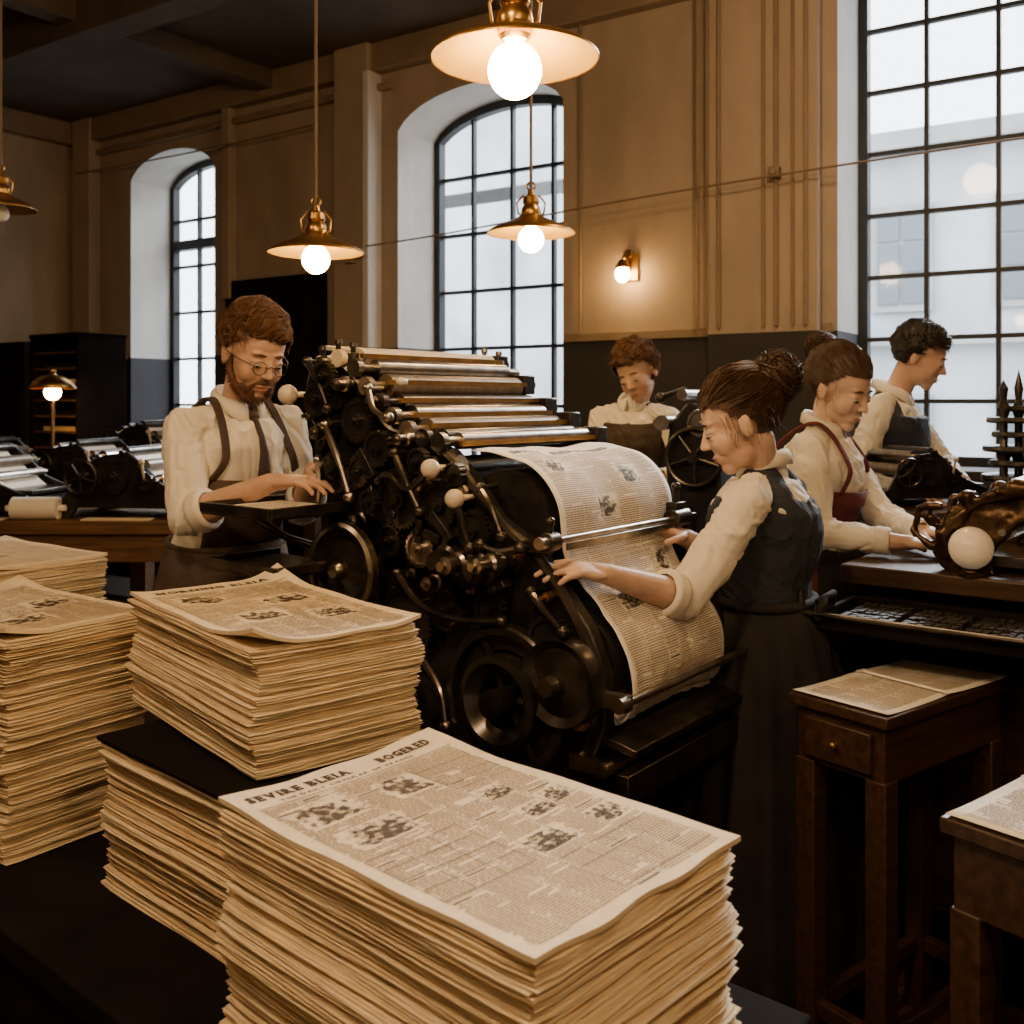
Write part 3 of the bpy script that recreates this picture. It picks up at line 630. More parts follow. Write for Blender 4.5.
for k in range(8):
    x = -.60+.075*k; z = 1.34-.035*k; mk('linkage', MB().box((x, -.05, z), (.055, .03, .018), rot=M.Rotation(.5+k*.3, 3, 'Y')).cyl((x, -.075, z), (x, 0, z), .010, n=10), IRON2, pr, .002)
for x, z in ((-.70, 1.62), (-.64, 1.635), (-.585, 1.625)):
    for y in (.0, PW): mk('adjusting_screw', MB().lathe([(0, .030), (.009, .030), (.010, .02), (.007, .015), (.007, .005), (.016, .003), (.016, -.02)], (x, y, z-.01)), IRON2 if y == 0 else STEEL, pr)
for x, z in ((-.60, 1.605), (-.50, 1.545), (-.42, 1.48), (-.34, 1.44), (-.25, 1.40)): mk('bearing_block', MB().box((x, PW+.01, z), (.05, .05, .055)).cyl((x, PW+.02, z), (x, PW+.05, z), .018, n=14), IRON, pr, .004)
for z, d in ((1.235, .25), (1.10, .22)):
    t = MB(); t.box((-.655, -.18, z), (.26, d, .014)); t.box((-.655, -.18-d/2, z+.010), (.26, .010, .024)); t.box((-.785, -.18, z+.010), (.010, d, .024)); t.box((-.525, -.18, z+.010), (.010, d, .024)); t.box((-.60, -.04, z-.05), (.03, .08, .1))
    t.tube([(-.76, -.2, z-.01), (-.72, -.1, z-.08), (-.62, -.02, z-.12)], .01)
    mk('ink_tray', t, IRON2, pr, .002)
sheet = MB(); sheet.box((0, 0, .001), (.22, .19, .002)); o = mk('paper_sheet', sheet, PAPERW); o.matrix_world = pr.matrix_basis @ M.Translation((-.655, -.18, 1.2430)); tag(o, 'printed sheet lying on the side tray of the press', 'paper')
layprint(o, lambda a, b: V((-.11+b, -.09+a, .0026)), .18, .22, 4, [], 4, .03)
mk('foot_plate', MB().box((-.2, PW/2, .03), (1.0, PW+.16, .06)), IRON, pr, .01)

# ------------------------------------------------------------ people
TT = [(-.24, .105, .085), (-.12, .155, .105), (0, .165, .115), (.18, .150, .105), (.35, .128, .095), (.5, .140, .105), (.68, .158, .118), (.82, .160, .108), (.92, .120, .085), (1.0, .06, .055)]
def hand(mb, wr, d, n_, th, curl=.5, s=1, spread=1):
    d = V(d).normalized(); n_ = V(n_); n_ = (n_-d*n_.dot(d)).normalized(); a = d.cross(n_); a = a if a.dot(V(th)) > 0 else -a; wr = V(wr)
    rot = M((d, a, n_)).transposed()
    mb.ball(wr+d*.048*s, (.05*s, .038*s, .0155*s), 14, rot); mb.cap(wr-d*.01, wr+d*.03*s, .023*s, .022*s, 10)
    offs = (.029, .0098, -.0098, -.028); base = (.082, .088, .084, .074); ln = (.068, .078, .072, .056)
    for i in range(4):
        b = wr+d*base[i]*s+a*offs[i]*s*spread; mb.cap(wr+d*.02*s+a*offs[i]*.5*s, b, .011*s, .0098*s, 8)
        dd = (d+a*offs[i]*3.2).normalized(); ang = curl*(.55+.06*i)
        p = b
        for k, f in enumerate((.45, .30, .25)):
            ang2 = ang*(1 if k == 0 else 1+.75*k); v = dd*cos(ang2)+n_*sin(ang2)
            q = p+v*ln[i]*f*s; mb.cap(p, q, (.0088-.0008*k)*s, (.0082-.0009*k)*s, 8); p = q
    b = wr+d*.022*s+a*.022*s; v = (d*.55+a*.75+n_*.25).normalized(); q = b+v*.038*s; mb.cap(b, q, .0145*s, .0105*s, 8); v = (d*.85+a*.3+n_*.4).normalized()
    r = q+v*.03*s; mb.cap(q, r, .0105*s, .0092*s, 8); v = (d*.9+a*.05+n_*.5).normalized(); mb.cap(r, r+v*.024*s, .0092*s, .0075*s, 8)

def person(P):
    base = V((P['pelvis'][0], P['pelvis'][1], 0)); e = empty('person', base, 0, P['label'], 'person')
    pel = V(P['pelvis']); nk = V(P['neck']); sh = [V(P['shl']), V(P['shr'])]; el = [V(P['ell']), V(P['elr'])]; wr = [V(P['wrl']), V(P['wrr'])]
    g = P.get('g', 1.0); fem = P.get('fem', False); vox = P.get('vox', .0036)
    l1 = (sh[0]-sh[1]); l1.z = 0; l1.normalize(); up = (nk-pel).normalized(); f1 = l1.cross(V((0, 0, 1))).normalized()
    if f1.dot(V((*P['bf'], 0))) < 0: f1 = -f1
    f1 = (f1-up*f1.dot(up)).normalized(); ff = V((f1.x, f1.y, 0)).normalized()
    def ring(t, inf=0, kw=1, kd=1, cw=None):
        for a, b in zip(TT, TT[1:]):
            if t <= b[0]+1e-6: break
        q = max(0, (t-a[0])/(b[0]-a[0])); rw = a[1]+(b[1]-a[1])*q; rd = a[2]+(b[2]-a[2])*q
        if fem: rw *= .90; rd *= (1.04 if .5 < t < .85 else .93)
        L = (nk-pel)
        c = pel+L*t if t > 0 else pel+V((0, 0, 1))*L.length*t
        c = c + f1*.006*sin(max(0, min(1, t))*pi)
        return (c, l1, f1, (rw*g+inf)*kw, (rd*g+inf)*kd)
    fv = V(P['face']).normalized(); yaw = atan2(fv.y, fv.x); hs = P.get('hs', 1.0)
    HR = (M.Rotation(yaw, 4, 'Z') @ M.Rotation(P['pitch'], 4, 'Y') @ M.Rotation(P.get('roll', 0), 4, 'X')); HT = M.Translation(V(P['head'])) @ HR @ M.Scale(hs, 4)
    b = MB()
    b.loft([ring(t) for t in (-.24, -.18, -.1, 0, .1, .2, .35, .5, .6, .7, .80, .87)], 30)
    jaw = .92 if fem else 1.0
    for i in (0, 1):
        b.cap(nk-V((0, 0, .045)), sh[i]-V((0, 0, .010)), .032*g, .038*g); b.cap(sh[i], el[i], .042*g, .036*g); m_ = el[i].lerp(wr[i], .3); b.cap(el[i], m_, .036*g, .037*g); b.cap(m_, wr[i], .037*g, .0235*g)
        hip = pel+l1*(.085 if i == 0 else -.085)-V((0, 0, .04)); an = V((base.x, base.y, 0))+l1*(.10 if i == 0 else -.10)+V((0, 0, .09)); kn = hip.lerp(an, .5)+f1*.03
        b.cap(hip, kn, .082*g, .055*g); b.cap(kn, an.lerp(kn, .6), .055*g, .056*g); b.cap(an.lerp(kn, .6), an, .055*g, .036*g); b.cap(an-V((0, 0, .045)), an+ff*.15-V((0, 0, .055)), .036, .028)
        hd, hn, ht = P['hands'][i]; hand(b, wr[i], hd, hn, ht, P.get('curl', .5), P.get('hsz', 1.0))
    nr = .042 if fem else .050
    b.cap(HT @ V((-.022, 0, -.055)), nk-up*.05, nr, nr)
    b.T = HT
    b.ball((-.014, 0, .034), (.096, .075, .083), 24); b.ball((.028, 0, -.012), (.063, .062*jaw, .084), 20); b.ball((.024, 0, -.060), (.055, .052*jaw, .044), 18); b.ball((.062, 0, -.090), (.022, .024, .020), 12)
    b.ball((.068, 0, .026), (.0165, .047, .012), 14); b.cap((.084, 0, .010), (.103, 0, -.024), .0062, .0092, 10); b.ball((.095, .0095, -.028), .0064, 8); b.ball((.095, -.0095, -.028), .0064, 8)
    for s_ in (1, -1):
        b.ball((.050, s_*.032, -.028), (.032, .028, .034), 14); b.ball((.0735, s_*.030, .0065), (.0140, .0165, .0078), 10); b.ball((.0735, s_*.030, -.0092), (.012, .015, .005), 10); b.ball((-.006, s_*.0755, -.008), (.017, .009, .030), 12); b.ball((-.012, s_*.081, .002), (.010, .006, .018), 8)
    b.ball((.070, 0, -.058), (.018, .032, .024), 12); b.ball((.084, 0, -.0555), (.0085, .021, .0055), 10); b.ball((.082, 0, -.0665), (.0085, .018, .006), 10)
    skin = P.get('skin', SKIN)
    mk('body', remesh(b, vox, 3), skin, e, world=True)
    def hpart(name, mb, m_, **k):
        return mk(name, mb, m_, e, world=True, **k)
    for s_ in (1, -1):
        q = MB(); q.T = HT; q.ball((.0755, s_*.030, -.001), (.0118, .0125, .0070), 12); q.mi = 1; q.ball((.0840, s_*.0305, -.003), (.0046, .0052, .0044), 10); hpart('eye', q, [EYEW, EYED], ang=2)
        q = MB(); q.T = HT; q.tube([(.083, s_*.012, .0245), (.0855, s_*.026, .029), (.078, s_*.045, .0255)], [.0022, .0032, .0016], 6); hpart('eyebrow', q, P['hairm'], ang=2)
        q = MB(); q.T = HT; q.tube([(.0845, s_*.018, -.0035), (.0880, s_*.028, -.0050), (.0825, s_*.042, -.0030)], [.0009, .0013, .0008], 5); hpart('eyelash', q, HAIRK, ang=2)
    q = MB(); q.T = HT; q.ball((.0862, 0, -.0565), (.0085, .0205, .0036), 12); q.ball((.0842, 0, -.0650), (.0088, .017, .0045), 12); hpart('lips', q, LIP, ang=2)
    # hair
    hr = random.Random(P['seed']); q = MB(); q.T = HT; C = V((-.020, 0, .040)); RR = V((.100, .082, .087)); st = P['hair']; vol = P.get('vol', 1.0)
    cb = MB(); cb.ball((0, 0, 0), 1, 48)
    def scalp(dv, k=1.0): dv = V(dv).normalized(); return C+V((dv.x*RR.x, dv.y*RR.y, dv.z*RR.z))*k
    def okd(dv):
        p = scalp(dv); jt = .009*noise.noise(V(dv)*9)
        if p.x > .045: return p.z > .064+jt
        if p.x > .005: return p.z > .022+(p.x-.005)*1.05+jt
        if p.x > -.03: return p.z > -.002+jt
        return p.z > (-.055 if st != 'man' else -.05)+jt
    def puff(v):
        return 1.0+(.035+.07*noise.noise(v*3+V((P['seed'], 0, 0)))+.03*max(0, v.z)+.02)*vol
    hv = [scalp(v, 1+(puff(v)-1)*.62) for v in cb.v]; fs = [f for f in cb.f if okd(sum((cb.v[i] for i in f), V())/len(f))]; used = sorted({i for f in fs for i in f}); mp_ = {u: k for k, u in enumerate(used)}
    q.add([hv[u] for u in used], [[mp_[i] for i in f] for f in fs])
    bun = V(P.get('bun', (-.8, 0, .55))).normalized()
    cnt = 0; NST = 3200 if vox < .0045 else 1800
    while cnt < NST:
        dv = V((hr.gauss(0, 1), hr.gauss(0, 1), hr.gauss(0, 1))).normalized()
        if not okd(dv): continue
        cnt += 1; pts = []; nz = noise.noise_vector(dv*3.2+V((P['seed'], 0, 0))); nz2 = V((hr.gauss(0, .045), hr.gauss(0, .045), hr.gauss(0, .045)))
        lift = hr.random()**2*.075
        if st == 'man':
            cw_ = P.get('curly', 0); ph_ = hr.random()*6
            end = (dv+(V((-.15, .40, .08))+nz*1.0+V((.05, 0, .3))*max(0, dv.x))*P.get('len', .8)+nz2*2).normalized()
            for k in range(7): t = k/6; d_ = (dv.lerp(end, t)+V((sin(t*9+ph_), cos(t*9+ph_), sin(t*7)))*cw_*t).normalized(); pts.append(scalp(d_, puff(d_)-.012+(lift+.04*vol*max(0, d_.z))*sin(t*2.3)+.01*t))
            rad = [.0015, .0017, .0016, .0015, .0012, .0009, .0003]
        else:
            for k in range(8): t = k/7*.93; d_ = (dv.lerp(bun, t)+nz*.20*sin(t*pi)+nz2*sin(t*pi)).normalized(); pts.append(scalp(d_, min(1.0+t*3*(puff(d_)-1), puff(d_))-.004+lift*.6*sin(t*pi)))
            rad = [.0006, .0014, .0016, .0017, .0017, .0017, .0015, .001]
        q.tube(pts, rad, 3)
    if st != 'man':
        bc = scalp(bun, P.get('bd', 1.18)); bs_ = P.get('bs', .04); bq = MB(); bq.ball((0, 0, 0), 1, 20)
        q.add([bc+v*bs_*(.84+.18*noise.noise(v*2.2)) for v in bq.v], bq.f)
        for k in range(1000):
            ax = (V((hr.gauss(0, 1), hr.gauss(0, 1), hr.gauss(0, 1)))*.75+bun*.9).normalized(); x, y, _ = basis(ax); a0 = hr.random()*6; off = ax*hr.uniform(-.8, .8)*bs_; rr_ = sqrt(max(.1, 1-(off.length/bs_)**2))*bs_*hr.uniform(.90, 1.14)
            cl = noise.noise(V((a0, off.length*60, ax.x*3)))*.16
            q.tube([bc+off+(x*cos(a0+t*.4)+y*sin(a0+t*.4))*rr_*(1+cl+.06*sin(t*1.1+a0)) for t in range(6)], [.0004, .0013, .0016, .0016, .0013, .0004], 3)
        for k in range(60):
            s_ = 1 if k % 2 else -1; z0 = hr.uniform(-.02, .06); x0 = hr.uniform(-.10, .045); q.tube([(x0, s_*.076, z0), (x0+hr.uniform(-.01, .01), s_*.086, z0-.02), (x0+hr.uniform(-.015, .015), s_*.084, z0-hr.uniform(.03, .06))], [.0008, .0007, .0003], 3)
    hpart('hair', q, P['hairm'], ang=2)
    if P.get('beard'):
        q = MB(); q.T = HT
        for s_ in (1, -1):
            pp = [V((.0, s_*.066, -.005)), V((.010, s_*.064, -.045)), V((.032, s_*.051, -.074)), V((.058, s_*.029, -.093)), V((.072, 0, -.096))]
            for a_, b_, r0, r1 in zip(pp, pp[1:], (.007, .008, .012, .014), (.008, .012, .014, .015)): q.cap(a_, b_, r0, r1, 10)
            q.cap((.050, s_*.038, -.070), (.068, s_*.018, -.081), .011, .011, 10); q.cap((.092, s_*.004, -.044), (.080, s_*.024, -.053), .005, .004, 8); q.cap((.080, s_*.024, -.053), (.068, s_*.031, -.076), .004, .007, 8)
        bm_ = remesh(q, .0035, 1, .002, 160)
        q = MB()
        for vtx in bm_.vertices:
            if hr.random() < .3:
                p = vtx.co; d_ = (vtx.normal+(HR.to_3x3() @ V((.2, 0, -1)))*.9).normalized(); q.tube([p-vtx.normal*.002, p+d_*.003, p+d_*.007], [.0010, .0009, .0003], 3)
        b0 = len(q.v); q.v += [v.co.copy() for v in bm_.vertices]; q.f += [[i+b0 for i in p.vertices] for p in bm_.polygons]; q.m += [0]*len(bm_.polygons)
        hpart('beard', q, P['hairm'], ang=2)
    if P.get('glasses'):
        q = MB(); q.T = HT
        for s_ in (1, -1):
            q.torus((.099, s_*.030, -.003), (1, s_*.12, 0), .018, .0011, 24, 6); q.tube([(.095, s_*.049, .002), (.05, s_*.073, .004), (-.005, s_*.083, .004), (-.015, s_*.083, -.012)], .0012, 6)
        q.tube([(.100, .011, 0), (.103, 0, .004), (.100, -.011, 0)], .0014, 6); hpart('eyeglasses', q, FRAME, ang=2)
    # shirt
    q = MB(); slen = P.get('sleeve', (1.0, 1.0)); sf = P.get('sf', 1.0)
    q.loft([ring(t, .010) for t in (.0, .1, .25, .35, .5, .6, .7, .82, .9, .95)], 30); q.cap(nk-up*.04, nk-up*.005, .064 if not fem else .054, .058 if not fem else .050)
    for i in (0, 1):
        q.cap(nk-up*.035, sh[i]-V((0, 0, .006)), .048*g, .051*g); mid = sh[i].lerp(el[i], .6)-V((0, 0, .006)); q.cap(sh[i]-V((0, 0, .004)), mid, .051*g, .050*g*sf); q.cap(mid, el[i], .050*g*sf, .045*g*sf)
        t = slen[i]; fe = el[i].lerp(wr[i], t); q.cap(el[i], fe, .045*g*sf, (.033 if t > .6 else .044)*g*sf)
    hpart('shirt', remesh(q, .0046, 2, .004, 11, P['seed'], .0075), P.get('shirtm', SHIRT))
    for i in (0, 1):
        q = MB()
        t = slen[i]; a_ = el[i].lerp(wr[i], t-.02); d_ = (wr[i]-el[i]).normalized(); r_ = (.033 if t > .6 else .047)*g*sf
        q.lathe([(r_*.8, -.002), (r_*1.04, 0), (r_*1.09, .012), (r_*1.03, .024), (r_*1.07, .030), (r_*1.0, .040), (r_*.8, .040)], a_+d_*.008, d_, 20)
        hpart('rolled_cuff', q, P.get('shirtm', SHIRT), ang=1.5)
    # turned-down collar
    q = MB(); ct = nk+up*.022; rc = .060 if not fem else .051; ll = l1; NC = 28; vs = []
    for k in range(NC+1):
        a = .22+(2*pi-.44)*k/NC; fr = cos(a); dirv = f1*cos(a)+ll*sin(a); tipx = max(0, fr)**3
        base_ = ct+dirv*rc+V((0, 0, -.030*fr*.6))
        for rr_, zz in ((-.002, -.03), (0, .012), (.003, .016), (.012, .004), (.017+.008*tipx, -.020-.022*tipx)): vs.append(base_+dirv*rr_+V((0, 0, zz)))
    q.add(vs, [(5*k+j, 5*k+5+j, 5*k+6+j, 5*k+1+j) for k in range(NC) for j in range(4)])
    hpart('collar', q, P.get('shirtm', SHIRT), ang=2, solid=.003)
    W_ = P['wear']
    if 'vest' in W_:
        vi = P.get('vi', .022); q = MB(); q.loft([ring(t, vi) for t in (.10, .2, .3, .42, .55, .68, .78, .86)], 32)
        for s_ in (1, -1):
            for ff_ in (.45, -.55, 0): q.cap(ring(.80)[0]+l1*s_*(.110+(vi-.022))*g+f1*ff_*.085, nk-up*.016+l1*s_*.062+f1*ff_*.03, .038+(vi-.022), .026)
            q.cap(ring(.86)[0]-f1*.045+l1*s_*.07, ring(.95)[0]-f1*.025+l1*s_*.05, .048, .036)
        hpart('waistcoat', remesh(q, .0055, 3, .003, 10, 3, .004), W_['vest'])
    if 'skirt' in W_:
        q = MB(); rs = []; zt = ring(.30)[0]
        for k in range(15):
            t = k/14; z = zt.z*(1-t)+.05*t; kf = min(1, t*3.2)
            c = V((zt.x+(base.x-zt.x)*min(1, t*3), zt.y+(base.y-zt.y)*min(1, t*3), z)); r1 = .145+.055*kf**.6+.06*t
            rs.append((c, l1, ff, r1*g*.97, (r1-.02*(1-t))*g))
        q.loft(rs, 120, wob=lambda k, a: 1+min(1, k/4)*(.045*cos(17*a+.5*sin(3*a))+.025*cos(7*a+k*.12)))
        hpart('skirt', q, W_['skirt'], ang=2.2)
        q = MB(); c, l_, f_, rw, rd = ring(.30, .028)
        q.tube([c+f_*rd*cos(a)+l_*rw*sin(a) for a in [2*pi*k/40 for k in range(40)]], .013, 8, True); bk = c-f_*(rd+.01)
        q.tube([bk, bk-f_*.03+l_*.05+V((0, 0, .02)), bk-f_*.02+l_*.07-V((0, 0, .02)), bk], .010, 6); q.tube([bk, bk-f_*.03-l_*.05+V((0, 0, .02)), bk-f_*.02-l_*.07-V((0, 0, .02)), bk], .010, 6)
        q.tube([bk, bk-f_*.03+l_*.02-V((0, 0, .1)), bk-f_*.03+l_*.03-V((0, 0, .22))], .008, 6)
        hpart('apron_tie', q, W_['skirt'], ang=2)
    if 'apron' in W_:
        q = MB(); th = P.get('bib', .72); rs = [ring(t, .022) for t in (th, th-.1, .5, .38, .28)]
        q.loft(rs, 24, -.95, .95)
        c0 = ring(.28, .024); rs = []
        for k in range(9):
            t = k/8; z = c0[0].z*(1-t)+.50*t; rs.append((V((c0[0].x+(base.x-c0[0].x)*min(1, 2*t), c0[0].y+(base.y-c0[0].y)*min(1, 2*t), z)), l1, ff, (c0[3]+.05*min(1, t*3))*1.02, (c0[4]+.045*min(1, t*3))*1.02))
        q.loft(rs, 44, -1.9, 1.9, wob=lambda k, a: 1+.012*cos(9*a)*min(1, k/4))
        hpart('apron', q, W_['apron'], ang=2, solid=.005)
        q = MB()
        for s_ in (1, -1):
            c, l_, f_, rw, rd = ring(th, .026); st_ = c+f_*rd*cos(.8)+l_*rw*sin(.8)*s_
            topp = (nk+sh[0 if s_ > 0 else 1])/2+V((0, 0, .046*g)); cb_, _, _, rwb, rdb = ring(.45, .024); en = cb_-f1*rdb*.95-l1*s_*.02
            cu, _, _, rwu, rdu = ring(.8, .026); m1 = cu+f1*rdu*.8+l1*s_*.10*g; m2 = cu-f1*rdu*.92+l1*s_*.085*g
            pts = crom([tuple(st_), tuple(m1), tuple(topp), tuple(m2), tuple(en)], 8)
            for off in (-.008, 0, .008): q.tube([V(p)+l1*off for p in pts], .0050, 6)
        c, l_, f_, rw, rd = ring(.28, .026); q.tube([c+f_*rd*cos(a)+l_*rw*sin(a) for a in [2*pi*k/40 for k in range(40)]], .008, 6, True)
        hpart('apron_straps', q, W_['apron'], ang=2)
    if 'trousers' in W_:
        q = MB(); q.loft([ring(t, .010) for t in (-.24, -.12, 0, .12, .28)], 28)
        for i in (0, 1):
            hip = pel+l1*(.085 if i == 0 else -.085)-V((0, 0, .04)); an = V((base.x, base.y, 0))+l1*(.10 if i == 0 else -.10)+V((0, 0, .09)); kn = hip.lerp(an, .5)+f1*.03; q.cap(hip, kn, .098*g, .078*g); q.cap(kn, an+V((0, 0, .02)), .078*g, .068)
        hpart('trousers', remesh(q, .009, 2, .008, 9), W_['trousers'])
    for i in (0, 1):
        an = V((base.x, base.y, 0))+l1*(.10 if i == 0 else -.10); q = MB(); q.cap(an+V((0, 0, .05))-ff*.02, an+ff*.13+V((0, 0, .042)), .046, .036); q.cap(an+V((0, 0, .05)), an+V((0, 0, .10)), .046, .044); q.box(an+ff*.06+V((0, 0, .008)), (.26, .085, .014), rz=atan2(ff.y, ff.x))
        hpart('shoe', remesh(q, .007, 2), SHOE)
    if 'tie' in W_:
        q = MB(); pts = [nk+f1*.074+V((0, 0, -.012))] + [ring(t, .020)[0]+f1*(ring(t, .020)[4]) for t in (.88, .8, .72, .64)]
        q.tube(pts, [.011, .008, .012, .016, .018], 8); q.ball(pts[0], .016); hpart('necktie', q, W_['tie'], ang=2)
    return e

person(dict(label='bearded person in glasses and brown apron adjusting the press', seed=1, pelvis=(-.825, 2.84, .96), neck=(-.770, 2.800, 1.480), head=(-.710, 2.755, 1.628), face=(.66, -.75, 0), bf=(.8, -.6), pitch=.42, roll=-.06, hs=1.05,
    shl=(-.660, 2.93, 1.435), shr=(-.875, 2.665, 1.435), ell=(-.60, 2.86, 1.19), elr=(-.835, 2.575, 1.20), wrl=(-.52, 2.64, 1.315), wrr=(-.60, 2.485, 1.295),
    hands=[((.55, -.5, .15), (0, 0, -1), (-.6, -.7, 0)), ((.9, -.15, .1), (0, .1, -1), (0, 1, 0))], curl=.55, sleeve=(.25, .12), g=1.06, sf=1.06, hair='man', vol=1.4, hairm=HAIRG, beard=True, glasses=True, bib=.66,
    wear=dict(apron=APRON, trousers=VEST, tie=TIEM)))
person(dict(label='person in navy waistcoat and black skirt holding the paper web', seed=2, fem=True, pelvis=(.655, 2.56, .86), neck=(.635, 2.51, 1.325), head=(.562, 2.465, 1.445), face=(-.97, .16, 0), bf=(-.85, .5), pitch=.40, hs=1.02,
    shl=(.560, 2.375, 1.265), shr=(.715, 2.635, 1.265), ell=(.395, 2.30, 1.045), elr=(.62, 2.68, 1.04), wrl=(.205, 2.155, 1.125), wrr=(.435, 2.515, 1.155),
    hands=[((-.85, -.35, .22), (.1, .3, -1), (0, 1, .2)), ((-.7, -.3, .25), (0, -.1, -1), (0, -1, .3))], curl=.5, sleeve=(.12, .12), sf=1.10, g=1.0, hair='bun', vol=1.45, hairm=HAIRB, bun=(-.9, 0, .30), bs=.056, bd=1.08, skin=SKIN2,
    wear=dict(vest=VEST, skirt=SKIRTM)))
person(dict(label='person in white blouse and burgundy apron working at a bench', seed=3, fem=True, vox=.0044, pelvis=(.935, 3.14, .95), neck=(.965, 3.11, 1.41), head=(1.01, 3.08, 1.535), face=(.62, -.78, 0), bf=(.8, -.6), pitch=.42, roll=.05, hs=1.03,
    shl=(1.05, 3.24, 1.360), shr=(.885, 2.985, 1.360), ell=(1.14, 3.11, 1.14), elr=(.875, 2.89, 1.115), wrl=(1.18, 2.92, 1.12), wrr=(1.075, 2.79, 1.105),
    hands=[((.7, -.6, -.05), (0, 0, -1), (-.7, -.7, 0)), ((.95, -.15, -.05), (0, .1, -1), (.1, 1, 0))], curl=.4, sleeve=(.9, .72), sf=1.12, hair='bun', vol=1.3, hairm=HAIRB, bun=(-.85, .1, .5), bs=.044, bd=1.10, skin=SKIN2,
    wear=dict(apron=BURG, skirt=SKIRTM), bib=.62))
person(dict(label='dark-haired person in navy waistcoat working at a tall desk', seed=4, vox=.006, pelvis=(1.46, 3.98, .98), neck=(1.475, 3.89, 1.525), head=(1.565, 3.83, 1.665), face=(.85, -.5, 0), bf=(.75, -.65), pitch=.42, hs=1.0, vi=.034,
    shl=(1.58, 4.05, 1.475), shr=(1.385, 3.77, 1.475), ell=(1.68, 3.90, 1.25), elr=(1.275, 3.70, 1.24), wrl=(1.64, 3.66, 1.20), wrr=(1.34, 3.47, 1.19),
    hands=[((.1, -.8, -.1), (0, 0, -1), (-1, 0, 0)), ((.6, -.5, -.05), (0, 0, -1), (0, 1, 0))], sleeve=(.9, .9), hair='man', vol=1.2, hairm=HAIRK, wear=dict(vest=VEST, trousers=VEST)))
person(dict(label='curly-haired person in white blouse and dark waistcoat looking down', seed=5, fem=True, vox=.0050, pelvis=(.53, 4.30, .97), neck=(.515, 4.25, 1.485), head=(.525, 4.19, 1.612), face=(-.52, -.85, 0), bf=(-.35, -.92), pitch=.40, roll=.26, hs=1.02, vi=.026,
    shl=(.655, 4.17, 1.430), shr=(.38, 4.28, 1.430), ell=(.72, 4.06, 1.19), elr=(.34, 4.17, 1.19), wrl=(.60, 3.93, 1.20), wrr=(.42, 3.97, 1.18),
    hands=[((-.5, -.3, 0), (0, 0, -1), (-1, 0, 0)), ((.4, -.3, 0), (0, 0, -1), (1, 0, 0))], sleeve=(.9, .9), hair='man', vol=2.3, len=.9, curly=.16, hairm=HAIRG, wear=dict(vest=APRON2, skirt=SKIRTM)))

# ------------------------------------------------------------ small desks
def desk(cx, cy, rz, L, W, h, label, seed, drawer=True):
    e = empty('side_desk', (cx, cy, 0), rz, label, 'desk', 'small wooden desks')
    mk('desk_top', MB().box((0, 0, h-.0125), (L, W, .025)), WOOD, e, .003)
    mk('desk_body', MB().box((0, 0, h-.085), (L-.03, W-.03, .12)), WOOD, e, .003)
    if drawer:
        dr = mk('drawer', MB().box((-L/2+.008, 0, h-.085), (.016, W-.08, .085)), WOOD, e, .003)
        mk('knob', MB().ball((-L/2-.010, 0, h-.085), .008, 12).cyl((-L/2, 0, h-.085), (-L/2-.01, 0, h-.085), .005), DBRASS, dr)
    for x in (-L/2+.035, L/2-.035):
        for y in (-W/2+.035, W/2-.035): mk('leg', MB().box((x, y, (h-.14)/2), (.048, .048, h-.14)), WOOD, e, .003)
    for c_, d_ in (((0, -W/2+.035, .16), (L-.08, .025, .035)), ((0, W/2-.035, .16), (L-.08, .025, .035)), ((-L/2+.035, 0, .16), (.025, W-.08, .035)), ((L/2-.035, 0, .16), (.025, W-.08, .035))): mk('stretcher', MB().box(c_, d_), WOOD, e, .002)
    T = e.matrix_basis.copy()
    SW = W-.012
    for k, (dx, dy, dr_, SL) in enumerate(((-.100 if drawer else -.06, .004, .03, .28 if drawer else .36), (.125, -.003, -.03, .26))):
        mb = MB(); g = []
        hz = lambda x, y: .0015+.004*(abs(x)/(SL/2))**3
        for i in range(9):
            for j in range(7): x = -SL/2+SL*i/8; y = -SW/2+SW*j/6; g.append((x, y, hz(x, y)))
        mb.add(g, [(i*7+j, (i+1)*7+j, (i+1)*7+j+1, i*7+j+1) for i in range(8) for j in range(6)])
        o = mk('paper_sheet', mb, PAPERL, solid=.0008); o.matrix_world = T @ M.Translation((dx, dy, h+k*.003)) @ M.Rotation(dr_, 4, 'Z')
        tag(o, 'printed paper sheet lying on the small wooden desk', 'paper', 'sheets on the small desks')
        layprint(o, lambda a, b: V((-SL/2+b, -SW/2+a, hz(-SL/2+b, 0)+.0012)), SW, SL, 31+k+seed, [], 3, .025)
desk(.89, 2.285, radians(37), .50, .245, .85, 'narrow dark desk with drawer and loose printed sheets', 0)
desk(.945, 1.61, radians(37), .50, .26, .85, 'narrow dark desk by the aisle covered with printed sheets', 5, False)

# ------------------------------------------------------------ side bench and its equipment
e = empty('work_bench', (.88, 2.69, 0), RZP, 'long dark workbench with a type tray along its front', 'workbench')
mk('bench_top', MB().box((.75, .33, 1.035), (1.5, .66, .05)), WOOD, e, .005)
mk('bench_body', MB().box((.77, .34, .50), (1.42, .58, 1.0)), BLACKB, e, .005)
for x in (.36, .84, 1.3): mk('bench_panel', MB().box((x, .043, .5), (.40, .014, .62)), WOOD, e, .004)
ty = MB(); ty.box((.33, -.15, .95), (.56, .27, .02)); ty.box((.33, -.285, .965), (.56, .015, .04)); ty.box((.05, -.15, .965), (.015, .27, .04)); ty.box((.61, -.15, .965), (.015, .27, .04)); ty.box((.33, -.02, .965), (.56, .015, .04)); ty.box((.33, -.06, .90), (.4, .12, .08))
mk('type_tray', ty, BLACKB, e, .002)
tm = MB(); rr = random.Random(4)
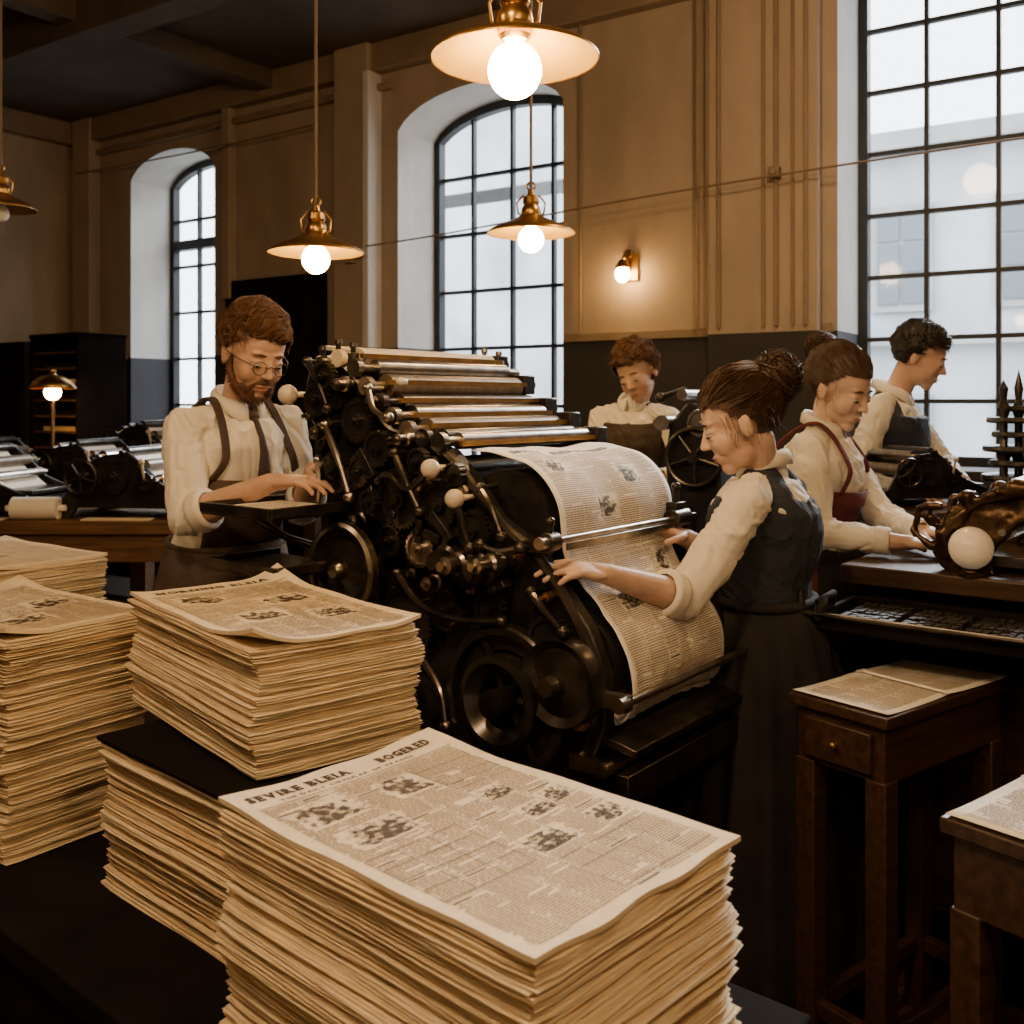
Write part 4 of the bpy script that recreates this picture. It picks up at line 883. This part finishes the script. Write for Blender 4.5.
for i in range(30):
    for j in range(13):
        h = rr.uniform(.010, .014)
        if (i % 8) and (j % 5): tm.box((.075+i*.0178, -.265+j*.0195, .96+h/2), (.0145, .016, h))
o = mk('lead_type', tm, TYPE, e); o['kind'] = 'stuff'
mk('hand_rail', MB().tube([(.02, -.31, .92), (.02, -.31, 1.0), (.03, -.31, .985), (.60, -.31, .985), (.64, -.31, 1.0)], .006).cyl((.02, -.31, .985), (.02, -.31, 1.04), .010, n=12), IRON2, e)

e2 = empty('platen_press', (1.47, 2.55, 1.06), RZP, 'dark bronze table press with irregular cast sides', 'printing press')
for y in (-.17, .17):
    outer = [(-.30, 0), (-.33, .05), (-.27, .07), (-.31, .13), (-.26, .19), (-.19, .175), (-.14, .235), (-.03, .245), (.06, .225), (.14, .25), (.22, .23), (.30, .15), (.33, .05), (.33, 0), (.24, 0), (.22, .06), (.17, .13), (.06, .165), (-.03, .17), (-.13, .13), (-.19, .05), (-.18, 0)]
    mb = MB(); mb.ext(outer, y-.018, y+.018)
    mb.tube([(-.30, y-.02, .03), (-.30, y-.03, .10), (-.23, y-.03, .175), (-.12, y-.03, .225), (.05, y-.03, .235), (.2, y-.03, .225), (.3, y-.02, .1)], [.014, .022, .014, .024, .014, .022, .012], 10)
    mb.tube([(-.32, y-.03, .06), (-.37, y-.03, .10), (-.36, y-.03, .16), (-.30, y-.03, .17)], .012, 8); mb.ball((-.24, y-.03, .19), .022); mb.ball((-.33, y-.02, .13), .018)
    mk('cast_side', remesh(mb, .0055, 2, .010, 26, 2), BROWNM, e2)
mk('press_bed', MB().box((0, 0, .03), (.52, .30, .03)).box((.02, 0, .07), (.24, .26, .02)), IRON2, e2, .003)
for x, z in ((-.16, .11), (-.08, .155), (.03, .17), (.13, .14)): mk('roller', MB().cyl((x, -.15, z), (x, .15, z), .022).cyl((x, -.20, z), (x, .20, z), .009, n=10), STEEL, e2)
mk('ink_plate', MB().box((-.02, 0, .225), (.26, .30, .008), rot=M.Rotation(.1, 3, 'Y')), STEEL, e2, .002)
mk('gear', MB().gear((.06, -.21, .09), AX, .05, .02, 24), IRON2, e2); mk('gear', MB().gear((-.05, -.20, .06), AX, .034, .02, 18), STEEL, e2)
mk('roll_stand', MB().cyl((.1, -.12, .30), (.1, .12, .30), .035).box((.1, -.13, .25), (.03, .015, .1)).box((.1, .13, .25), (.03, .015, .1)), IRON2, e2)
g1 = empty('globe_lamp', (1.152, 2.510, 1.06), 0, 'opal glass globe lamp on a small bronze foot', 'lamp')
mk('lamp_foot', MB().lathe([(0, 0), (.035, 0), (.036, .006), (.018, .010), (.016, .014), (.024, .02), (0, .02)], (0, 0, 0)), BROWNM, g1)
mk('glass_globe', MB().ball((0, 0, .070), .053, 28), GLOBE, g1, ang=2)

def proof_press(loc, rz, label, grp):
    e = empty('proof_press', loc, rz, label, 'printing press', grp)
    side = [(-.34, 0), (-.34, .06), (-.26, .10), (-.20, .20), (-.10, .28), (.04, .30), (.12, .24), (.20, .16), (.30, .12), (.36, .10), (.36, 0), (.26, 0), (.22, .05), (-.2, .05), (-.24, 0)]
    for y in (-.2, .2): mk('side_frame', MB().ext(side, y-.012, y+.012), IRON, e, .003)
    mk('press_bed', MB().box((0, 0, .07), (.66, .38, .03)).box((.26, 0, .11), (.22, .36, .02)), IRON2, e, .003)
    for x, z, r, m_ in ((-.02, .19, .075, IRON2), (-.15, .20, .03, ROLL), (-.09, .28, .024, STEEL), (.02, .30, .022, IRON2), (.11, .24, .026, ROLL), (.18, .18, .022, STEEL)):
        mk('roller', MB().cyl((x, -.185, z), (x, .185, z), r, n=22).cyl((x, -.23, z), (x, .23, z), .01, n=10), m_, e)
    mk('gear', MB().gear((-.02, -.225, .19), AX, .08, .018, 30), IRON2, e); mk('gear', MB().gear((.13, -.225, .17), AX, .045, .018, 20), IRON2, e)
    mk('hand_wheel', MB().wheel((-.16, -.25, .19), AX, .075, .007), IRON2, e)
    mk('knob', MB().ball((.13, -.25, .26), .014, 12).cyl((.13, -.25, .26), (.13, -.22, .17), .006), KNOB, e)
    s = MB(); g = []
    for i in range(13):
        t = i/12; x = .02+.36*t; z = .285-.17*min(1, t*1.6)**.8+.01*sin(t*6)
        g += [(x, -.15, z), (x, .15, z)]
    s.add(g, [(2*i, 2*i+2, 2*i+3, 2*i+1) for i in range(12)]); s.mi = 1
    for i in range(1, 12):
        if i % 3: s.add([V(g[2*i])+V((0, .02, .003)), V(g[2*i+2])+V((0, .02, .003)), V(g[2*i+3])+V((0, -.02, .003)), V(g[2*i+1])+V((0, -.02, .003))], [(0, 1, 2, 3)])
    mk('printed_sheet', s, [PAPERW, GREYP], e, ang=2)
    return e
GP = 'bench proof presses'
pp = proof_press((-1.72, 4.66, .97), -.15, 'black iron proof press with rollers on a wooden bench', GP)
copy_tree(pp, (-2.52, 4.76, .97), -.12)
copy_tree(pp, (-1.55, 6.10, 1.02), -.5, .95); copy_tree(pp, (-2.25, 6.47, 1.02), -.45, 1.1); copy_tree(pp, (-3.0, 5.7, .97), -.3, 1.0); copy_tree(pp, (-2.3, 5.5, .97), -.2, 1.0)
q = copy_tree(pp, (1.38, 3.50, 1.14), .25, .62); q['label'] = 'small black proof press on the tall desk'
def bench(name, cx, cy, rz, L, W, h, label, m_=WOOD2):
    e = empty(name, (cx, cy, 0), rz, label, 'workbench')
    mk('bench_top', MB().box((0, 0, h-.03), (L, W, .06)), m_, e, .005)
    for s_ in (-1, 1): mk('bench_rail', MB().box((0, s_*(W/2-.04), h-.12), (L-.1, .03, .13)), m_, e, .003)
    for x in (-L/2+.08, L/2-.08):
        for y in (-W/2+.06, W/2-.06): mk('leg', MB().box((x, y, (h-.06)/2), (.09, .09, h-.06)), m_, e, .004)
    mk('lower_shelf', MB().box((0, 0, .25), (L-.1, W-.1, .03)), m_, e, .003)
    return e
bench('work_bench', -2.15, 4.72, 0.0, 1.75, .66, .97, 'brown wooden workbench carrying two proof presses')
bench('work_bench', -2.65, 5.6, radians(-12), 1.75, .60, .97, 'brown wooden workbench with two more proof presses')
bench('work_bench', -2.28, 6.50, radians(-28), 2.3, .58, 1.02, 'dark wooden workbench by the wall with a lamp', WOOD)
bench('reading_desk', 1.68, 3.44, 0, .90, .44, 1.14, 'tall dark desk carrying a small press beside the window', WOOD)
bench('stool_table', .70, 3.62, 0, .40, .34, 1.0, 'small dark table carrying a black iron machine', WOOD)
o = mk('paper_roll', MB().cyl((-.1, 0, .05), (.1, 0, .05), .05, n=24).cyl((-.13, 0, .05), (.13, 0, .05), .014, n=12), PAPERW); o.location = (-2.12, 4.455, .97); o.rotation_euler = (0, 0, .05); tag(o, 'small roll of pale paper lying on the wooden bench', 'paper roll')
for k, (x, y) in enumerate(((-1.75, 4.44), (-2.4, 4.44), (-2.75, 4.46))):
    o = mk('paper_sheet', MB().box((0, 0, .003), (.30, .07, .006)), PAPERW if k % 2 else PAPER_B); o.location = (x, y, .97); o.rotation_euler = (0, 0, .05*k); tag(o, 'folded pale paper strip lying on the wooden bench edge', 'paper', 'paper strips on the bench')
e = empty('folding_machine', (.70, 3.62, 1.0), -.5, 'upright black iron machine with a spindle and handles', 'machine')
mk('machine_body', MB().ext([(-.15, 0), (-.15, .10), (-.11, .16), (-.12, .30), (-.10, .42), (-.04, .49), (.05, .48), (.10, .40), (.08, .28), (.09, .16), (.15, .10), (.15, 0)], -.10, .10), IRON, e, .012)
mk('roller', MB().cyl((-.12, -.13, .42), (-.12, .13, .42), .028).cyl((-.04, -.14, .52), (-.04, .14, .52), .020), STEEL, e)
mk('hand_wheel', MB().wheel((0, -.13, .30), AX, .10, .009), IRON2, e)
mk('gear', MB().gear((.02, -.115, .42), AX, .05, .02, 24), STEEL, e)
mk('lever', MB().tube([(.02, 0, .48), (-.08, 0, .54), (-.17, 0, .51)], .011).ball((-.17, 0, .51), .020), IRON2, e)
e = empty('ink_mill', (1.70, 3.30, 1.14), .2, 'ornate black iron mill with turned columns and stacked discs', 'machine'); e.scale = (.80, .80, .95)
mk('machine_base', MB().box((0, 0, .02), (.30, .2, .04)), IRON, e, .004)
for x in (-.11, -.04, .04, .11): mk('turned_column', MB().lathe([(.03, .04), (.035, .07), (.018, .09), (.016, .16), (.03, .19), (.016, .22), (.016, .32), (.028, .35), (.012, .38), (.018, .42), (0, .45 if abs(x) > .1 else .49)], (x, 0, 0)), IRON2, e)
for z, r in ((.10, .17), (.15, .14), (.20, .165), (.25, .13), (.30, .15), (.34, .10)): mk('disc', MB().lathe([(0, z), (r, z), (r+.005, z+.008), (r, z+.02), (0, z+.02)], (0, 0, 0)), IRON, e)
mk('hand_wheel', MB().wheel((-.06, -.17, .22), AX, .09, .008), IRON2, e)

e = empty('drying_rack', (-3.35, 7.72, 0), radians(-34), 'tall dark rack with many narrow shelves', 'rack')
for c_, d_ in (((-.30, 0, 1.0), (.04, .4, 2.0)), ((.30, 0, 1.0), (.04, .4, 2.0)), ((0, .19, 1.0), (.6, .02, 2.0)), ((0, 0, 1.99), (.64, .42, .03))): mk('rack_panel', MB().box(c_, d_), BLACKB, e, .003)
for k in range(14): mk('shelf', MB().box((0, 0, .3+k*.12), (.56, .38, .015)), WOOD2, e)
for k in range(8): mk('paper_pile', MB().box((.02*(k % 3), 0, .3+(k+5)*.12+.024), (.44, .3, .033)), PAPER_C if k % 3 == 0 else IRON, e, .003)
e = empty('dark_cabinet', (-3.90, 8.09, 0), radians(-34), 'dark wooden cupboard with two doors', 'cabinet')
mk('cabinet_body', MB().box((0, 0, .98), (.52, .4, 1.96)), BLACKB, e, .008)
for x in (-.125, .125):
    d_ = mk('cabinet_door', MB().box((x, -.205, 1.0), (.235, .02, 1.8)), BLACKB, e, .005); mk('knob', MB().ball((x*.3, -.225, 1.0), .013, 10), BRASS, d_)
e = empty('desk_lamp', (-3.16, 6.88, 1.02), 0, 'brass desk lamp with lit globe and wide shade', 'lamp')
mk('lamp_base', MB().lathe([(0, 0), (.08, 0), (.08, .015), (.03, .03), (.012, .05), (.012, .50)], (0, 0, 0)), BRASS, e)
mk('lamp_shade', MB().lathe([(.15, .50), (.155, .505), (.12, .555), (.06, .59), (.02, .60), (.02, .63)], (0, 0, .06)), BRASS, e, ang=1.5)
mk('bulb', MB().ball((0, 0, .535), (.055, .055, .055), 18), BULBS, e, ang=2)

# ------------------------------------------------------------ lights / world / camera
wd = bpy.data.worlds.new('w'); sc.world = wd; wd.use_nodes = True; bg = wd.node_tree.nodes['Background']; bg.inputs[0].default_value = (.88, .94, 1.0, 1); bg.inputs[1].default_value = 7.0
def light(kind, loc, energy, col, **k):
    l = bpy.data.lights.new(kind.lower()+'_light', kind); l.energy = energy; l.color = col
    for a, b in k.items(): setattr(l, a, b)
    o = bpy.data.objects.new(l.name, l); o.location = loc; COL.objects.link(o); return o
s = light('SUN', (5, 12, 9), 7.0, (.92, .96, 1.0), angle=radians(22)); dv = TW.to_3x3() @ V((-.05, -1, -.55)); s.rotation_euler = dv.to_track_quat('-Z', 'Y').to_euler()
WC = (1, .64, .33)
light('POINT', (-.6, .6, 2.9), 90, WC, shadow_soft_size=.12)  # added fill for the stacks and near press side, no lamp body
light('POINT', (-2.2, 1.6, 2.9), 45, WC, shadow_soft_size=.12)  # added warm fill from the left, out of view
light('POINT', (.6, .3, 2.3), 32, WC, shadow_soft_size=.12)  # added warm fill from the camera side, no fixture
light('POINT', (1.0, 3.7, 3.1), 48, WC, shadow_soft_size=.12)  # unseen fill added above the frame to brighten the back wall
cam = bpy.data.cameras.new('camera'); co = bpy.data.objects.new('camera', cam); COL.objects.link(co); sc.camera = co
co.location = (0, 0, 1.5); co.rotation_euler = (pi/2, 0, 0); cam.sensor_width = 36; cam.lens = 35.16; cam.shift_y = -.109; cam.clip_start = .02
cam.dof.use_dof = True; cam.dof.focus_distance = 2.1; cam.dof.aperture_fstop = 6.3
